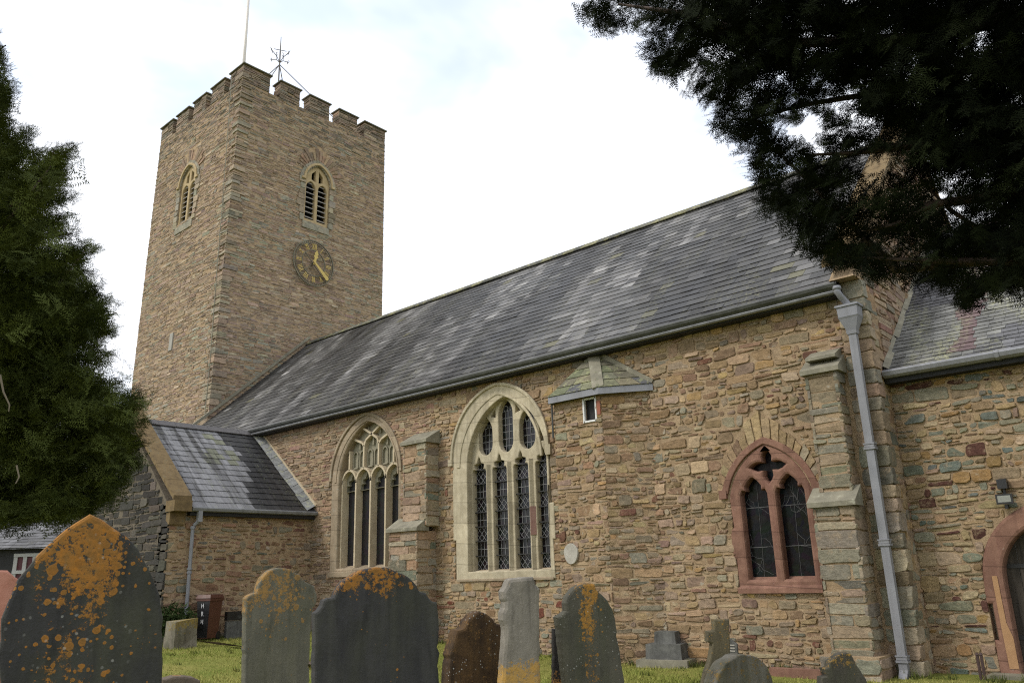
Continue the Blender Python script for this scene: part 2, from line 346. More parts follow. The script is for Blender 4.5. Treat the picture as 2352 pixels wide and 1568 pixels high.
# ------------------------------------------------------------------ rubble walling
def spans(poly, v):
    xs_ = []
    for (a, b), (c, d) in zip(poly, poly[1:] + poly[:1]):
        if (b <= v < d) or (d <= v < b): xs_.append(a + (v - b) / (d - b) * (c - a))
    xs_.sort(); return [(xs_[i], xs_[i + 1]) for i in range(0, len(xs_) - 1, 2)]
def inter(A, B): return [(max(a, c), min(b, d)) for a, b in A for c, d in B if min(b, d) - max(a, c) > .02]
def minus(A, B):
    for c, d in B:
        R = []
        for a, b in A:
            if d <= a or c >= b: R.append((a, b))
            else:
                if c - a > .03: R.append((a, c))
                if b - d > .03: R.append((d, b))
        A = R
    return A
PAL_NAVE = [((.30, .21, .115), 3), ((.255, .17, .10), 3), ((.285, .22, .145), 3), ((.235, .195, .135), 1.8), ((.34, .25, .15), 2.6), ((.215, .14, .09), 1.6), ((.33, .22, .10), 1.2), ((.15, .075, .05), .35), ((.26, .185, .135), 2), ((.215, .195, .145), .9)]
PAL_NAVE2 = [((.28, .19, .12), 3), ((.245, .165, .11), 3), ((.295, .225, .155), 3), ((.21, .145, .10), 1.8), ((.235, .195, .145), 1.3), ((.32, .245, .165), 2), ((.265, .16, .12), .8)]
PAL_TOWER = [((.29, .22, .158), 4), ((.255, .188, .138), 4), ((.325, .255, .185), 3), ((.205, .157, .118), 2), ((.215, .20, .155), 1.6), ((.34, .28, .205), 1), ((.235, .17, .135), 2)]
PAL_CHAN = [((.28, .215, .13), 3), ((.215, .195, .14), 3), ((.165, .17, .13), 1.6), ((.32, .235, .13), 2.5), ((.25, .17, .10), 2), ((.085, .04, .03), 1.0), ((.34, .265, .17), 2), ((.30, .185, .08), .8), ((.13, .145, .125), 1.1), ((.27, .19, .135), 1)]
PAL_PORCH = [((.26, .165, .105), 3), ((.215, .13, .085), 3), ((.20, .175, .125), 2), ((.31, .225, .145), 2), ((.16, .085, .06), .8), ((.24, .195, .14), 2), ((.145, .145, .115), .8)]
PAL_PFRONT = [((.050, .046, .038), 3), ((.032, .03, .026), 3), ((.075, .065, .05), 2), ((.10, .09, .07), .7)]  # porch front: dark stone, with the yew's shade put into the colour
PAL_QUOIN = [((.205, .19, .14), 3), ((.175, .175, .13), 1.5), ((.27, .215, .145), 2.4), ((.25, .185, .125), 2.4), ((.31, .265, .19), 1.4)]
def pick(r, pal):
    tot = sum(w_ for _, w_ in pal); x = r.random() * tot
    for c, w_ in pal:
        x -= w_
        if x <= 0: break
    k = r.gauss(.97, .135); k = max(.5, min(1.45, k)); return tuple(max(.01, q * k * r.gauss(1, .03)) for q in c)
def stone(mb, r, fr, q, d, col, detail, mi=0):
    """q = four (u,v) corners anticlockwise; fr = (O,U,V,N)"""
    O, U, V, N = fr; pts = []
    for i in range(4):
        p = q[i]; a = q[i - 1]; b = q[(i + 1) % 4]
        if detail:
            k1 = r.uniform(.08, .30); k2 = r.uniform(.08, .34)
            la = math.hypot(a[0] - p[0], a[1] - p[1]) + 1e-6; lb = math.hypot(b[0] - p[0], b[1] - p[1]) + 1e-6
            mx = .048; k1 = min(k1, mx / la * r.uniform(.2, 1)); k2 = min(k2, mx / lb * r.uniform(.2, 1))
            pts.append((p[0] + (a[0] - p[0]) * k1, p[1] + (a[1] - p[1]) * k1)); pts.append((p[0] + (b[0] - p[0]) * k2, p[1] + (b[1] - p[1]) * k2))
            e = r.uniform(.35, .65); am = min(.016, .14 * min(la, lb)) * r.gauss(0, .7); pts.append((p[0] + (b[0] - p[0]) * e + (b[1] - p[1]) / lb * am, p[1] + (b[1] - p[1]) * e - (b[0] - p[0]) / lb * am))
        else: pts.append(p)
    n = len(pts); cu = sum(p[0] for p in pts) / n; cv = sum(p[1] for p in pts) / n
    wu = max(p[0] for p in pts) - min(p[0] for p in pts); wv = max(p[1] for p in pts) - min(p[1] for p in pts)
    tu = r.gauss(0, .013) / max(wu, .1); tv = r.gauss(0, .012) / max(wv, .08)
    W = lambda p, e: O + U * p[0] + V * p[1] + N * e
    dep = lambda p: d + tu * (p[0] - cu) + tv * (p[1] - cv)
    if detail:
        iu = 1 - min(.35, .011 / max(wu, .03)); iv = 1 - min(.4, .011 / max(wv, .03))
        inn = [(cu + (p[0] - cu) * iu, cv + (p[1] - cv) * iv) for p in pts]
        v = [W(p, -.03) for p in pts] + [W(p, dep(p) - .009) for p in pts] + [W(p, dep(p) + r.gauss(0, .002)) for p in inn]
        f = [(i, (i + 1) % n, n + (i + 1) % n, n + i) for i in range(n)] + [(n + i, n + (i + 1) % n, 2 * n + (i + 1) % n, 2 * n + i) for i in range(n)] + [tuple(range(2 * n, 3 * n))]
    else:
        v = [W(p, -.03) for p in pts] + [W(p, dep(p)) for p in pts]; f = [(i, (i + 1) % n, n + (i + 1) % n, n + i) for i in range(n)] + [tuple(range(n, 2 * n))]
    mb.add(v, f, col, mi)
def rubble(mb, fr, region, holes, pal, seed, hs=(.07, .17), ws=(.14, .5), gap=.022, dep=(.002, .034), split=.45, detail=True, wave=.02, tint=None, mi=0, big=0.0):
    r = random.Random(seed); fr = tuple(np.array(a, float) for a in fr)
    v0 = min(p[1] for p in region); v1 = max(p[1] for p in region); k = 0; v = v0
    ph = [(r.uniform(0, 6), r.uniform(.5, 1.6), r.uniform(0, 6), r.uniform(2, 5)) for _ in range(600)]
    wv = lambda i, u: 0 if i == 0 else wave * (sin(u * ph[i][1] + ph[i][0]) + .45 * sin(u * ph[i][3] + ph[i][2]))
    while v < v1 - .02 and k < 598:
        h = r.uniform(*hs)
        if v1 - (v + h) < hs[0] * .6: h = v1 - v
        A = spans(region, v + h * .5)
        for q in (.12, .88): A = inter(A, spans(region, v + h * q))
        for ho in holes:
            B = []
            for q in (.05, .5, .95): B += spans(ho, v + h * q)
            A = minus(A, B)
        for a, b in A:
            u = a
            while u < b - .01:
                wd = r.uniform(*ws) * (.75 + 1.1 * h / hs[1])
                if r.random() < big: wd *= 1.5
                if b - (u + wd) < ws[0] * .7: wd = b - u
                rows = [(0, 1)]; x = r.random()
                if h > hs[0] * 1.35 and x < split:
                    s_ = r.uniform(.35, .65); rows = [(0, s_), (s_, 1)]
                for (ra, rb) in rows:
                    cuts = [0, 1]
                    if len(rows) > 1 and wd > ws[0] * 2.2 and r.random() < .6: cuts = [0, r.uniform(.3, .7), 1]
                    for ca, cb in zip(cuts, cuts[1:]):
                        ua = u + wd * ca; ub = u + wd * cb; sk = r.gauss(0, .018); g2 = gap * r.uniform(.6, 1.5) / 2
                        bb = lambda uu: v + wv(k, uu) + ra * (h + wv(k + 1, uu) - wv(k, uu)); tt = lambda uu: v + wv(k, uu) + rb * (h + wv(k + 1, uu) - wv(k, uu))
                        j = lambda: r.gauss(0, gap * .3)
                        ea = 0 if ua <= a + 1e-6 else 1; eb = 0 if ub >= b - 1e-6 else 1
                        q = [(ua + g2 * ea + j() * ea, bb(ua) + g2 + j()), (ub - g2 * eb + j() * eb, bb(ub) + g2 + j()), (ub - g2 * eb + sk * eb, tt(ub) - g2 + j()), (ua + g2 * ea + sk * ea, tt(ua) - g2 + j())]
                        if q[1][0] - q[0][0] < .012 or q[2][1] - q[1][1] < .008: continue
                        c = pick(r, tint(ua, v) if tint else pal); stone(mb, r, fr, q, r.uniform(*dep), c, detail, mi)
                u += wd
        v += h; k += 1
def voussoirs(mb, fr, cx, zs, ri, ro, a0, a1, n, pal, seed, dep=.03, mi=0):
    r = random.Random(seed); fr = tuple(np.array(a, float) for a in fr)
    for i in range(n):
        b0 = a0 + (a1 - a0) * i / n + .012; b1 = a0 + (a1 - a0) * (i + 1) / n - .012; o_ = ro * r.uniform(.88, 1.08)
        q = [(cx + ri * cos(b1), zs + ri * sin(b1)), (cx + ri * cos(b0), zs + ri * sin(b0)), (cx + o_ * cos(b0), zs + o_ * sin(b0)), (cx + o_ * cos(b1), zs + o_ * sin(b1))]
        q = [q[1], q[2], q[3], q[0]]
        stone(mb, r, fr, q, dep * r.uniform(.8, 1.2), pick(r, pal), True, mi)
def core(mb, fr, outline, holes, depth, mi=1):
    v, f = plate(outline, holes, depth); mb.add(put(v, *fr), f, (.4, .3, .2), mi)
SX = (1, 0, 0); SZ = (0, 0, 1); SN = (0, -1, 0); EY = (0, 1, 0); EN = (1, 0, 0)

# ------------------------------------------------------------------ slated roofs
def vn(x, y, s=0):
    return .5 + .25 * (sin(x * 1.1 + 2.1 * sin(y * .7 + s) + s) + sin(y * 1.7 + 1.7 * sin(x * .9 - s) + 2 * s)) * 1.0
def slates(mb, O, A, B, length, run, expo, wid, seed, colf, th=.009, lap=.05, shape=None):
    """O eaves corner, A unit along eaves, B unit up slope; shape(v)->(u0,u1)"""
    r = random.Random(seed); O = np.array(O, float); A = np.array(A, float); B = np.array(B, float); N = np.cross(A, B)
    if N[2] < 0: N = -N
    k = 0; v = 0.0
    while v < run - .02:
        e = min(expo, run - v); u0, u1 = shape(v + e * .5) if shape else (0, length); u = u0 - (r.uniform(0, 1) * wid if not shape else 0)
        while u < u1:
            w_ = wid * r.uniform(.75, 1.25); a = max(u, u0) + .002; b = min(u + w_, u1) - .002
            if b - a > .03:
                dz = r.gauss(0, .0022); dv = r.gauss(0, .006); t0 = th + .010 + dz; j = r.gauss(0, .003)
                P = lambda x, y, n_: O + A * x + B * y + N * n_
                lo = v + dv; hi = min(v + e + lap, run)
                vs = [P(a, lo, t0), P(b, lo + j, t0 + j), P(b, hi, .004), P(a, hi, .004), P(a, lo, t0 - th), P(b, lo + j, t0 - th)]
                mb.add(vs, [(0, 1, 2, 3), (4, 5, 1, 0), (4, 0, 3), (5, 2, 1)], colf(r, (a + b) / 2, v))
            u += w_
        v += expo; k += 1

# ================================================================== THE CHURCH
church = thing('church', 'medieval rubble stone church with battlemented clock tower and slate roofs', 'church', (-16, 16, 0))
Y = 13.39; YC = 14.02; XN = -3.97; XT = -27.79
NE_Y, NE_Z = 13.12, 6.12; RY, RZ = 18.73, 11.15
# -- window outlines in wall coordinates (x, z)
CR0, CR1 = -13.68, -10.77
cream_hole = [(CR1, 1.55), (CR0, 1.55)] + arch(CR0, CR1, 4.0, 5.82, 12)
w1_hole = [(-15.62, 1.85), (-18.5, 1.85)] + arch(-18.5, -15.62, 4.15, 5.86, 12)
red_hole = [(-5.25, 1.28), (-6.72, 1.28)] + arch2(-6.72, -5.25, 2.75, 3.66, n=10)
# red window relieving arch zone
rel_hole = [(-5.05, 2.9), (-6.95, 2.9)] + arch2(-6.95, -5.05, 2.9, 4.22, n=10)

# -- nave south wall
nw = MB(); fr = ((0, Y, 0), SX, SZ, SN)
reg = [(XN - .012, -.3), (XT + .02, -.3), (XT + .02, 6.08), (XN - .012, 6.08)]
core(nw, fr, reg, [cream_hole, w1_hole, red_hole], .7)
def nave_tint(u, v):
    if u < -14.6: return PAL_NAVE2
    if v < 1.6 and u < -9: return PAL_NAVE + [((.15, .055, .035), 1.4), ((.20, .19, .145), 2)]
    return PAL_NAVE
turH = [(-10.22, -.4), (-9.2, -.4), (-9.2, 5.0), (-10.22, 5.0)]
rubble(nw, fr, [(XN - .42, -.1), (-14.7, -.1), (-14.7, 6.05), (XN - .42, 6.05)], [cream_hole, red_hole, rel_hole, turH, [(-4.3, -.2), (-5.0, -.2), (-5.0, 4.7), (-4.3, 4.7)]], PAL_NAVE, 11, (.075, .20), (.075, .24), tint=nave_tint, big=.22, split=.5, wave=.034, gap=.028)
rubble(nw, fr, [(-14.66, 0), (-22.6, 0), (-22.6, 6.05), (-14.66, 6.05)], [w1_hole, [(-14.1, -.2), (-14.85, -.2), (-14.85, 4.8), (-14.1, 4.8)]], PAL_NAVE2, 12, (.06, .13), (.09, .33), split=.25, wave=.016, dep=(.002, .026))
# radial stones over the red window: two fans following the pointed arch
vr = random.Random(3)
for side in (-1, 1):
    for i in range(9):
        tq = i / 9; pts_i = arch2(-6.84, -5.12, 2.88, 3.78, n=18); pts_o = arch2(-7.0, -4.98, 2.9, 4.26, n=18)
        ia = pts_i[i * 2] if side < 0 else pts_i[-1 - i * 2]; ib = pts_i[i * 2 + 2] if side < 0 else pts_i[-3 - i * 2]
        oa = pts_o[i * 2] if side < 0 else pts_o[-1 - i * 2]; ob_ = pts_o[i * 2 + 2] if side < 0 else pts_o[-3 - i * 2]
        ks_ = vr.uniform(.62, 1.12); oa, ob_ = [(a_[0] + (o_[0] - a_[0]) * ks_, a_[1] + (o_[1] - a_[1]) * ks_) for a_, o_ in ((ia, oa), (ib, ob_))]; q = [ia, ib, ob_, oa] if side > 0 else [ib, ia, oa, ob_]
        cu = sum(p[0] for p in q) / 4; cv = sum(p[1] for p in q) / 4; q = [(cu + (p[0] - cu) * .93, cv + (p[1] - cv) * .96) for p in q]
        stone(nw, vr, tuple(np.array(a, float) for a in fr), q, .028, pick(vr, [((.30, .22, .125), 3), ((.34, .25, .14), 2), ((.25, .215, .15), 1), ((.24, .16, .10), 1)]), True)
# quoins at the south east corner, both faces
qr = random.Random(8); z = 0.0; i = 0; frS = tuple(np.array(a, float) for a in fr); frE = tuple(np.array(a, float) for a in ((XN, 0, 0), EY, SZ, EN))
while z < 6.0:
    h = qr.uniform(.2, .34); wl = .42 if i % 2 else .30; c = pick(qr, PAL_QUOIN)
    stone(nw, qr, frS, [(XN - wl, z + .01), (XN + .03, z + .01), (XN + .03, z + h - .01), (XN - wl, z + h - .01)], .03, c, True)
    stone(nw, qr, frE, [(Y - .02, z + .01), (Y + (.6 - wl), z + .01), (Y + (.6 - wl), z + h - .01), (Y - .02, z + h - .01)], .03, c, True)
    if wl < .4: rubble(nw, fr, [(XN - wl - .01, z), (XN - .42, z), (XN - .42, z + h), (XN - wl - .01, z + h)], [], PAL_QUOIN, i, (h, h), (.1, .2))
    z += h; i += 1
nw.build('nave_wall', [M_RUBBLE, M_MORT], church)

# -- east gable of the nave, rising above the chancel roof
gw = MB(); frG = ((XN, 0, 0), EY, SZ, EN); gs = (RZ - NE_Z) / (RY - NE_Y); up_ = .42
gab = [(13.39 + .3, 0), (24.0, 0), (24.3, 6.1 + up_), (RY, RZ + up_ + .05), (13.39 - .05, 6.12 + up_)]
gab = [(13.40, 0), (24.07, 0), (24.07, 6.2), (24.3, 6.3), (RY, RZ + up_), (13.12, 6.2), (13.40, 6.2)]
core(gw, frG, gab, [], .42)
rubble(gw, frG, [(14.0, .1), (23.8, .1), (23.8, 6.4), (RY, RZ + up_ - .08), (14.0, 6.95)], [], PAL_NAVE2, 21, (.09, .17), (.15, .45), detail=False)
rubble(gw, frG, [(13.40, .0), (14.04, .0), (14.04, 6.2), (13.40, 6.2)], [], PAL_QUOIN + PAL_NAVE, 23, (.14, .26), (.2, .35), dep=(.0, .012))
rubble(gw, frG, [(13.45, 6.15), (14.0, 6.15), (14.0, 6.93)], [], PAL_QUOIN, 22, (.12, .2), (.2, .5), detail=False)
gw.build('gable_wall', [M_RUBBLE, M_MORT], church)
cp = MB()
for sgn in (1, -1):
    n = 9
    for i in range(n):
        a = i / n; b = (i + .985) / n
        P = lambda q: np.array([0, RY - sgn * (RY - 13.0) * (1 - q), 6.1 + up_ - .1 + (RZ + .1 - 6.1) * q])
        cp.hexa([P(a) + (XN - .46, 0, .0), P(a) + (XN + .05, 0, .0), P(a) + (XN + .05, 0, .11), P(a) + (XN - .46, 0, .11)], [P(b) + (XN - .46, 0, 0), P(b) + (XN + .05, 0, 0), P(b) + (XN + .05, 0, .11), P(b) + (XN - .46, 0, .11)])
cp.build('gable_coping', M_CAPY, church, fix=True)

# -- nave roof
L = math.hypot(RY - NE_Y, RZ - NE_Z); Bv = np.array([0, (RY - NE_Y) / L, (RZ - NE_Z) / L])
roof = MB()
def nave_col(r, u, v):
    x = u - 28; lite = .55 * vn(u * 1.15 + v * .35, v * .30, 1.3) + .3 * vn(u * 4.1 + v * .5, v * .25, 2.7) + .15 * r.random(); base = r.choice([(.056, .054, .052), (.044, .043, .041), (.067, .065, .062)])
    k = .70 + max(0, min(1, (lite - .42) / .22)) * 1.15; k *= r.gauss(1, .20)
    if lite > .46 and r.random() < .25: k *= 1.3
    k *= .86 + .06 * min(v, 3.5)
    if r.random() < .008: k *= 1.8
    if r.random() < .006: return (.10, .095, .06)
    return g3(base, max(.4, k))
slates(roof, (XT, NE_Y - .06, NE_Z - .04), (1, 0, 0), Bv, XN - .3 - XT, L + .05, .262, .36, 31, nave_col)
base_q = [(XT, NE_Y, NE_Z - .06), (XN - .3, NE_Y, NE_Z - .06), (XN - .3, RY, RZ - .07), (XT, RY, RZ - .07)]
roof.add(base_q + [(XT, 24.3, NE_Z - .06), (XN - .3, 24.3, NE_Z - .06)], [(0, 1, 2, 3), (3, 2, 5, 4)], (.05, .05, .05))
roof.build('nave_roof', M_SLATE, church)
rd = MB(); x = XT + .05; rr = random.Random(4)
while x < XN - .35:
    e = min(x + .44, XN - .32); k = rr.uniform(.8, 1.2); c = rr.choice([(.11, .107, .085), (.085, .085, .07), (.15, .145, .09)])
    for sg in (-1, 1):
        rd.hexa([(x, RY, RZ + .075), (e - .006, RY, RZ + .075), (e - .006, RY + sg * .2, RZ - .105), (x, RY + sg * .2, RZ - .105)],
                [(x, RY, RZ + .11), (e - .006, RY, RZ + .11), (e - .006, RY + sg * .225, RZ - .09), (x, RY + sg * .225, RZ - .09)], g3(c, k))
    x = e
rd.build('ridge_tiles', attr_mat('lichened_ridge', sc=6, lichen=((.36, .34, .16), 5, .55, .6)), church, fix=True)
# gutter, fascia and soffit
gt = MB(); x0, x1 = -22.35, XN - .30; zt = NE_Z + .01
prof = [(0, .02, 0), (0, -.10, 0), (0, -.115, -.025), (0, -.10, -.075), (0, -.06, -.12), (0, .02, -.12)]
gt.prism(prof, (XT + .1, NE_Y - .02, zt), (x1, NE_Y - .02, zt)); gt.build('gutter', M_GUTD, church, fix=True)
ff = MB(); ff.prism([(0, .03, 0), (0, -.075, 0), (0, -.09, -.02), (0, -.075, -.045), (0, .03, -.045)], (XT + .1, NE_Y + .0, zt - .125), (x1, NE_Y, zt - .125)); ff.build('fascia', M_GUTL, church, fix=True)
sf = MB(); sf.box((XT + .1, NE_Y + .03, zt - .20), (x1, Y + .05, zt - .06)); sf.build('soffit', M_BLACK, church)

# -- buttresses: (x0, x1) narrow stage; stages (z, projection)
def buttress(x0, x1, lowx0, lowx1, capz, lowz, d1, d2, seed, pal):
    b = MB()
    for (a, c, z0, z1, d) in ((x0, x1, lowz + .1, capz, d1), (lowx0, lowx1, -.3, lowz, d2)):
        b.box((a + .02, Y - d + .02, z0), (c - .02, Y + .1, z1), (.4, .3, .2), 1)
        rubble(b, ((0, Y - d + .02, 0), SX, SZ, SN), [(c, max(z0, 0)), (a, max(z0, 0)), (a, z1), (c, z1)], [], pal, seed, (.13, .24), (.22, .5), split=.25)
        rubble(b, ((c - .02, 0, 0), EY, SZ, EN), [(Y - d, max(z0, 0)), (Y + .04, max(z0, 0)), (Y + .04, z1), (Y - d, z1)], [], pal, seed + 1, (.13, .24), (.2, .4), split=.25)
        rubble(b, ((a + .02, 0, 0), (0, -1, 0), SZ, (-1, 0, 0)), [(-Y - .04, max(z0, 0)), (-Y + d, max(z0, 0)), (-Y + d, z1), (-Y - .04, z1)], [], pal, seed + 2, (.13, .24), (.2, .4), split=.25, detail=False)
    o = b.build('buttress', [M_RUBBLE, M_MORT], church)
    def cap(a, c, z, d, hgt, inset=0.0):
        k = MB(); ov = .06
        k.add([(a - ov, Y - d - ov, z), (c + ov, Y - d - ov, z), (c + ov, Y + .03 - inset, z), (a - ov, Y + .03 - inset, z), (a - ov, Y - d - ov, z + .075), (c + ov, Y - d - ov, z + .075), (c + ov, Y + .03 - inset, z + hgt), (a - ov, Y + .03 - inset, z + hgt)],
              [(0, 3, 2, 1), (4, 5, 6, 7), (0, 1, 5, 4), (1, 2, 6, 5), (2, 3, 7, 6), (3, 0, 4, 7)])
        return k
    cap(x0, x1, capz, d1, .36).build('weathering_cap', M_CAP, o)
    cap(lowx0, lowx1, lowz, d2, .33, max(0, d1 - .1)).build('weathering_cap', M_CAP, o)
    return o
buttress(-15.05, -14.22, -15.3, -14.32, 4.72, 2.66, .42, .62, 41, PAL_QUOIN + PAL_NAVE2)
b2 = buttress(-4.98, -4.46, -5.08, -4.44, 4.66, 2.50, .34, .50, 45, PAL_QUOIN)
k2 = MB(); k2.add([(-4.94, Y - .34, 4.90), (-4.44, Y - .34, 4.90), (-4.44, Y + .02, 4.90), (-4.94, Y + .02, 4.90), (-4.94, Y - .34, 4.95), (-4.44, Y - .34, 4.95), (-4.44, Y + .02, 5.12), (-4.94, Y + .02, 5.12)],
    [(0, 3, 2, 1), (4, 5, 6, 7), (0, 1, 5, 4), (1, 2, 6, 5), (2, 3, 7, 6), (3, 0, 4, 7)]); k2.build('weathering_cap', M_CAP, b2)
pl = MB(); pl.box((-5.2, Y - .66, -.2), (-4.33, Y + .02, .32), (.4, .3, .2), 1)
rubble(pl, ((0, Y - .66, 0), SX, SZ, SN), [(-4.33, -.1), (-5.2, -.1), (-5.2, .32), (-4.33, .32)], [], PAL_QUOIN, 47, (.2, .24), (.25, .5)); rubble(pl, ((-4.33, 0, 0), EY, SZ, EN), [(Y - .66, -.1), (Y, -.1), (Y, .32), (Y - .66, .32)], [], PAL_QUOIN, 48, (.2, .24), (.25, .5))
pl.build('plinth', [M_RUBBLE, M_MORT], b2)

# -- stair turret with half-hipped slate roof
tu = MB(); A_ = np.array([-10.27, Y, 0]); B_ = np.array([-10.27, Y - .42, 0]); C_ = np.array([-9.08, Y - .42, 0]); D_ = np.array([-8.12, Y + .05, 0])
fB = C_ - B_; fBl = np.linalg.norm(fB); fB /= fBl; fC = D_ - C_; fCl = np.linalg.norm(fC); fC /= fCl
nB = np.array([fB[1], -fB[0], 0]); nC = np.array([fC[1], -fC[0], 0]); zT = 5.02
twin = [(fBl - .12, 4.52), (fBl - .42, 4.52), (fBl - .42, 4.98), (fBl - .12, 4.98)]
core(tu, (B_, fB, SZ, nB), [(fBl, -.3), (0, -.3), (0, zT), (fBl, zT)], [twin], .12)
rubble(tu, (B_, fB, SZ, nB), [(fBl + .01, 0), (0, 0), (0, zT), (fBl + .01, zT)], [twin], PAL_NAVE, 51, (.075, .19), (.075, .24), big=.2, split=.5, wave=.03, gap=.028)
core(tu, (C_, fC, SZ, nC), [(fCl, -.3), (0, -.3), (0, zT), (fCl, zT)], [], .12)
rubble(tu, (C_, fC, SZ, nC), [(fCl, 0), (0.01, 0), (0.01, zT), (fCl, zT)], [], PAL_NAVE, 52, (.075, .19), (.075, .24), big=.2, split=.5, wave=.03, gap=.028)
core(tu, (A_, (0, -1, 0), SZ, (-1, 0, 0)), [(.405, -.3), (.02, -.3), (.02, zT), (.405, zT)], [], .12); rubble(tu, (A_, (0, -1, 0), SZ, (-1, 0, 0)), [(.42, 0), (0, 0), (0, zT), (.42, zT)], [], PAL_NAVE, 53, (.1, .2), (.2, .4))
tur = tu.build('stair_turret', [M_RUBBLE, M_MORT], church)
pk = np.array([-9.48, Y - .03, 6.02]); eA = np.array([-10.36, Y + .0, 5.13]); eB = np.array([-10.30, Y - .58, 5.13]); eC = np.array([-9.02, Y - .58, 5.13]); eD = np.array([-8.10, Y - .03, 5.13])
tr = MB(); rs = random.Random(6)
def tri_slates(P0, P1, PK, n):
    nrm = np.cross(P1 - P0, PK - P0); nrm /= np.linalg.norm(nrm)
    if nrm[2] < 0: nrm = -nrm
    tr.add([P0, P1, PK], [(0, 1, 2)], (.1, .1, .09))
    for i in range(n):
        a = i / n; b = (i + 1) / n + .02; c0 = P0 + (PK - P0) * a; c1 = P1 + (PK - P1) * a; d0 = P0 + (PK - P0) * min(b, 1); d1 = P1 + (PK - P1) * min(b, 1)
        u = 0.0; ln = np.linalg.norm(c1 - c0)
        while u < .999:
            e = min(1, u + rs.uniform(.3, .5) / max(ln, .1)); e = 1 if 1 - e < .12 / max(ln, .1) else e
            q0 = c0 + (c1 - c0) * (u + .004); q1 = c0 + (c1 - c0) * (e - .004); q2 = d0 + (d1 - d0) * (e - .004); q3 = d0 + (d1 - d0) * (u + .004)
            col = rs.choice([(.135, .145, .085), (.17, .17, .105), (.085, .085, .09), (.13, .12, .085), (.16, .16, .11), (.18, .16, .105)])
            tr.add([q0 + nrm * .024, q1 + nrm * .024, q2 + nrm * .006, q3 + nrm * .006, q0 + nrm * .008, q1 + nrm * .008], [(0, 1, 2, 3), (4, 5, 1, 0)], col); u = e
tri_slates(eB, eC, pk, 5); tri_slates(eC, eD, pk, 5); tri_slates(eA, eB, pk, 5)
tr.build('turret_roof', attr_mat('turret_slate', sc=5, rough=.75, lichen=((.30, .31, .16), 6, .55, .55)), tur)
fa = MB()
for P0, P1 in ((eB, eC), (eC, eD), (eA, eB)):
    d = (P1 - P0) / np.linalg.norm(P1 - P0); n_ = np.array([d[1], -d[0], 0])
    P0, P1 = P0 - d * .0, P1 + d * .0
    fa.hexa([P0 + (0, 0, -.13), P1 + (0, 0, -.13), P1 - n_ * .03 + (0, 0, -.13), P0 - n_ * .03 + (0, 0, -.13)], [P0 + (0, 0, .0), P1 + (0, 0, .0), P1 - n_ * .03, P0 - n_ * .03])
fa.add([eA + (0, 0, -.1), eB + (0, .02, -.1), eC + (0, .02, -.1), eD + (0, 0, -.1), eD + (0, .1, -.1), eA + (0, .1, -.1)], [(0, 1, 2, 3, 4, 5)])
fa.build('fascia', M_PIPE, tur, fix=True)
hp = MB(); hp.bar(eC + (0, 0, .02), pk + (0, 0, .05), .24, .05, np.array([.25, -.8, .5]) / np.linalg.norm([.25, -.8, .5])); hp.bar(eD + (0, -.02, .03), pk + (.02, -.02, .04), .11, .1, (0, -1, 0)); hp.build('hip_flashing', M_CAP, tur)
tw = MB()
O = B_ + fB * (fBl - .42)
for a, b in (((0, 4.52), (.30, 4.52)), ((0, 4.98), (.30, 4.98)), ((0, 4.50), (0, 5.0)), ((.30, 4.50), (.30, 5.0))):
    tw.bar(O + fB * a[0] + (0, 0, a[1]) + nB * .03, O + fB * b[0] + (0, 0, b[1]) + nB * .03, .035, .06, nB)
tw_o = tw.build('window', M_WHITE, tur); tg = MB(); tg.add([O - nB * .08 + (0, 0, 4.5), O + fB * .3 - nB * .08 + (0, 0, 4.5), O + fB * .3 - nB * .08 + (0, 0, 5.0), O - nB * .08 + (0, 0, 5.0)], [(0, 1, 2, 3)]); tg.build('glass', M_BLACK, tw_o)
bk = MB(); bk.box((C_[0] - .085, Y - .455, 4.62), (C_[0] - .005, Y - .40, 4.9)); bk.build('brick_patch', M_BRICK, tur)
vp = MB(); vp.tube([(-10.30, Y - .46, 5.0), (-10.30, Y - .46, 4.3)], .02, 6); vp.build('waste_pipe', M_GUTD, tur)

# -- cream traceried window
fw_ = ((0, Y, 0), SX, SZ, SN)
def framed(outl, holes, depth, bev, front, m, name, parent):
    b = MB(); v, f = plate(outl, holes, depth, bev); b.add(put(v, (0, Y - front, 0), SX, SZ, SN), f); return b.build(name, m, parent)
lx = [(-13.23, -12.80), (-12.59, -12.16), (-11.95, -11.52), (-11.31, -10.88)]
inner = [(-10.86, 1.70), (-13.25, 1.70)] + arch(-13.25, -10.86, 4.0, 5.52, 14)
outer = [(-10.74, 1.52), (-13.63, 1.52), (-13.63, 2.4), (-13.72, 2.4), (-13.72, 3.98)] + arch(-13.74, -10.77, 4.2, 5.86, 14)[:-1] + [(-10.80, 4.2), (-10.80, 3.4), (-10.82, 3.4), (-10.82, 3.05), (-10.70, 3.05), (-10.70, 2.3), (-10.76, 2.3)]
cw = framed(outer, [inner], .34, .02, .035, M_CREAM, 'window', church)
hm = MB(); ho = arch(-13.77, -10.75, 4.25, 5.88, 16); hi_ = arch(-13.70, -10.82, 4.25, 5.81, 16)
v, f = plate(ho + hi_[::-1], [], .06, .012); hm.add(put(v, (0, Y - .075, 0), SX, SZ, SN), f)
ho = arch(-13.56, -10.96, 4.05, 5.68, 16); hi_ = arch(-13.46, -11.02, 4.05, 5.6, 16); v, f = plate(ho + hi_[::-1], [], .05, .012); hm.add(put(v, (0, Y - .055, 0), SX, SZ, SN), f)
hm.box((-13.83, Y - .085, 4.12), (-13.70, Y + .02, 4.27)); hm.box((-10.84, Y - .085, 4.05), (-10.70, Y + .02, 4.27)); hm.build('hood_mould', M_CREAM, cw)
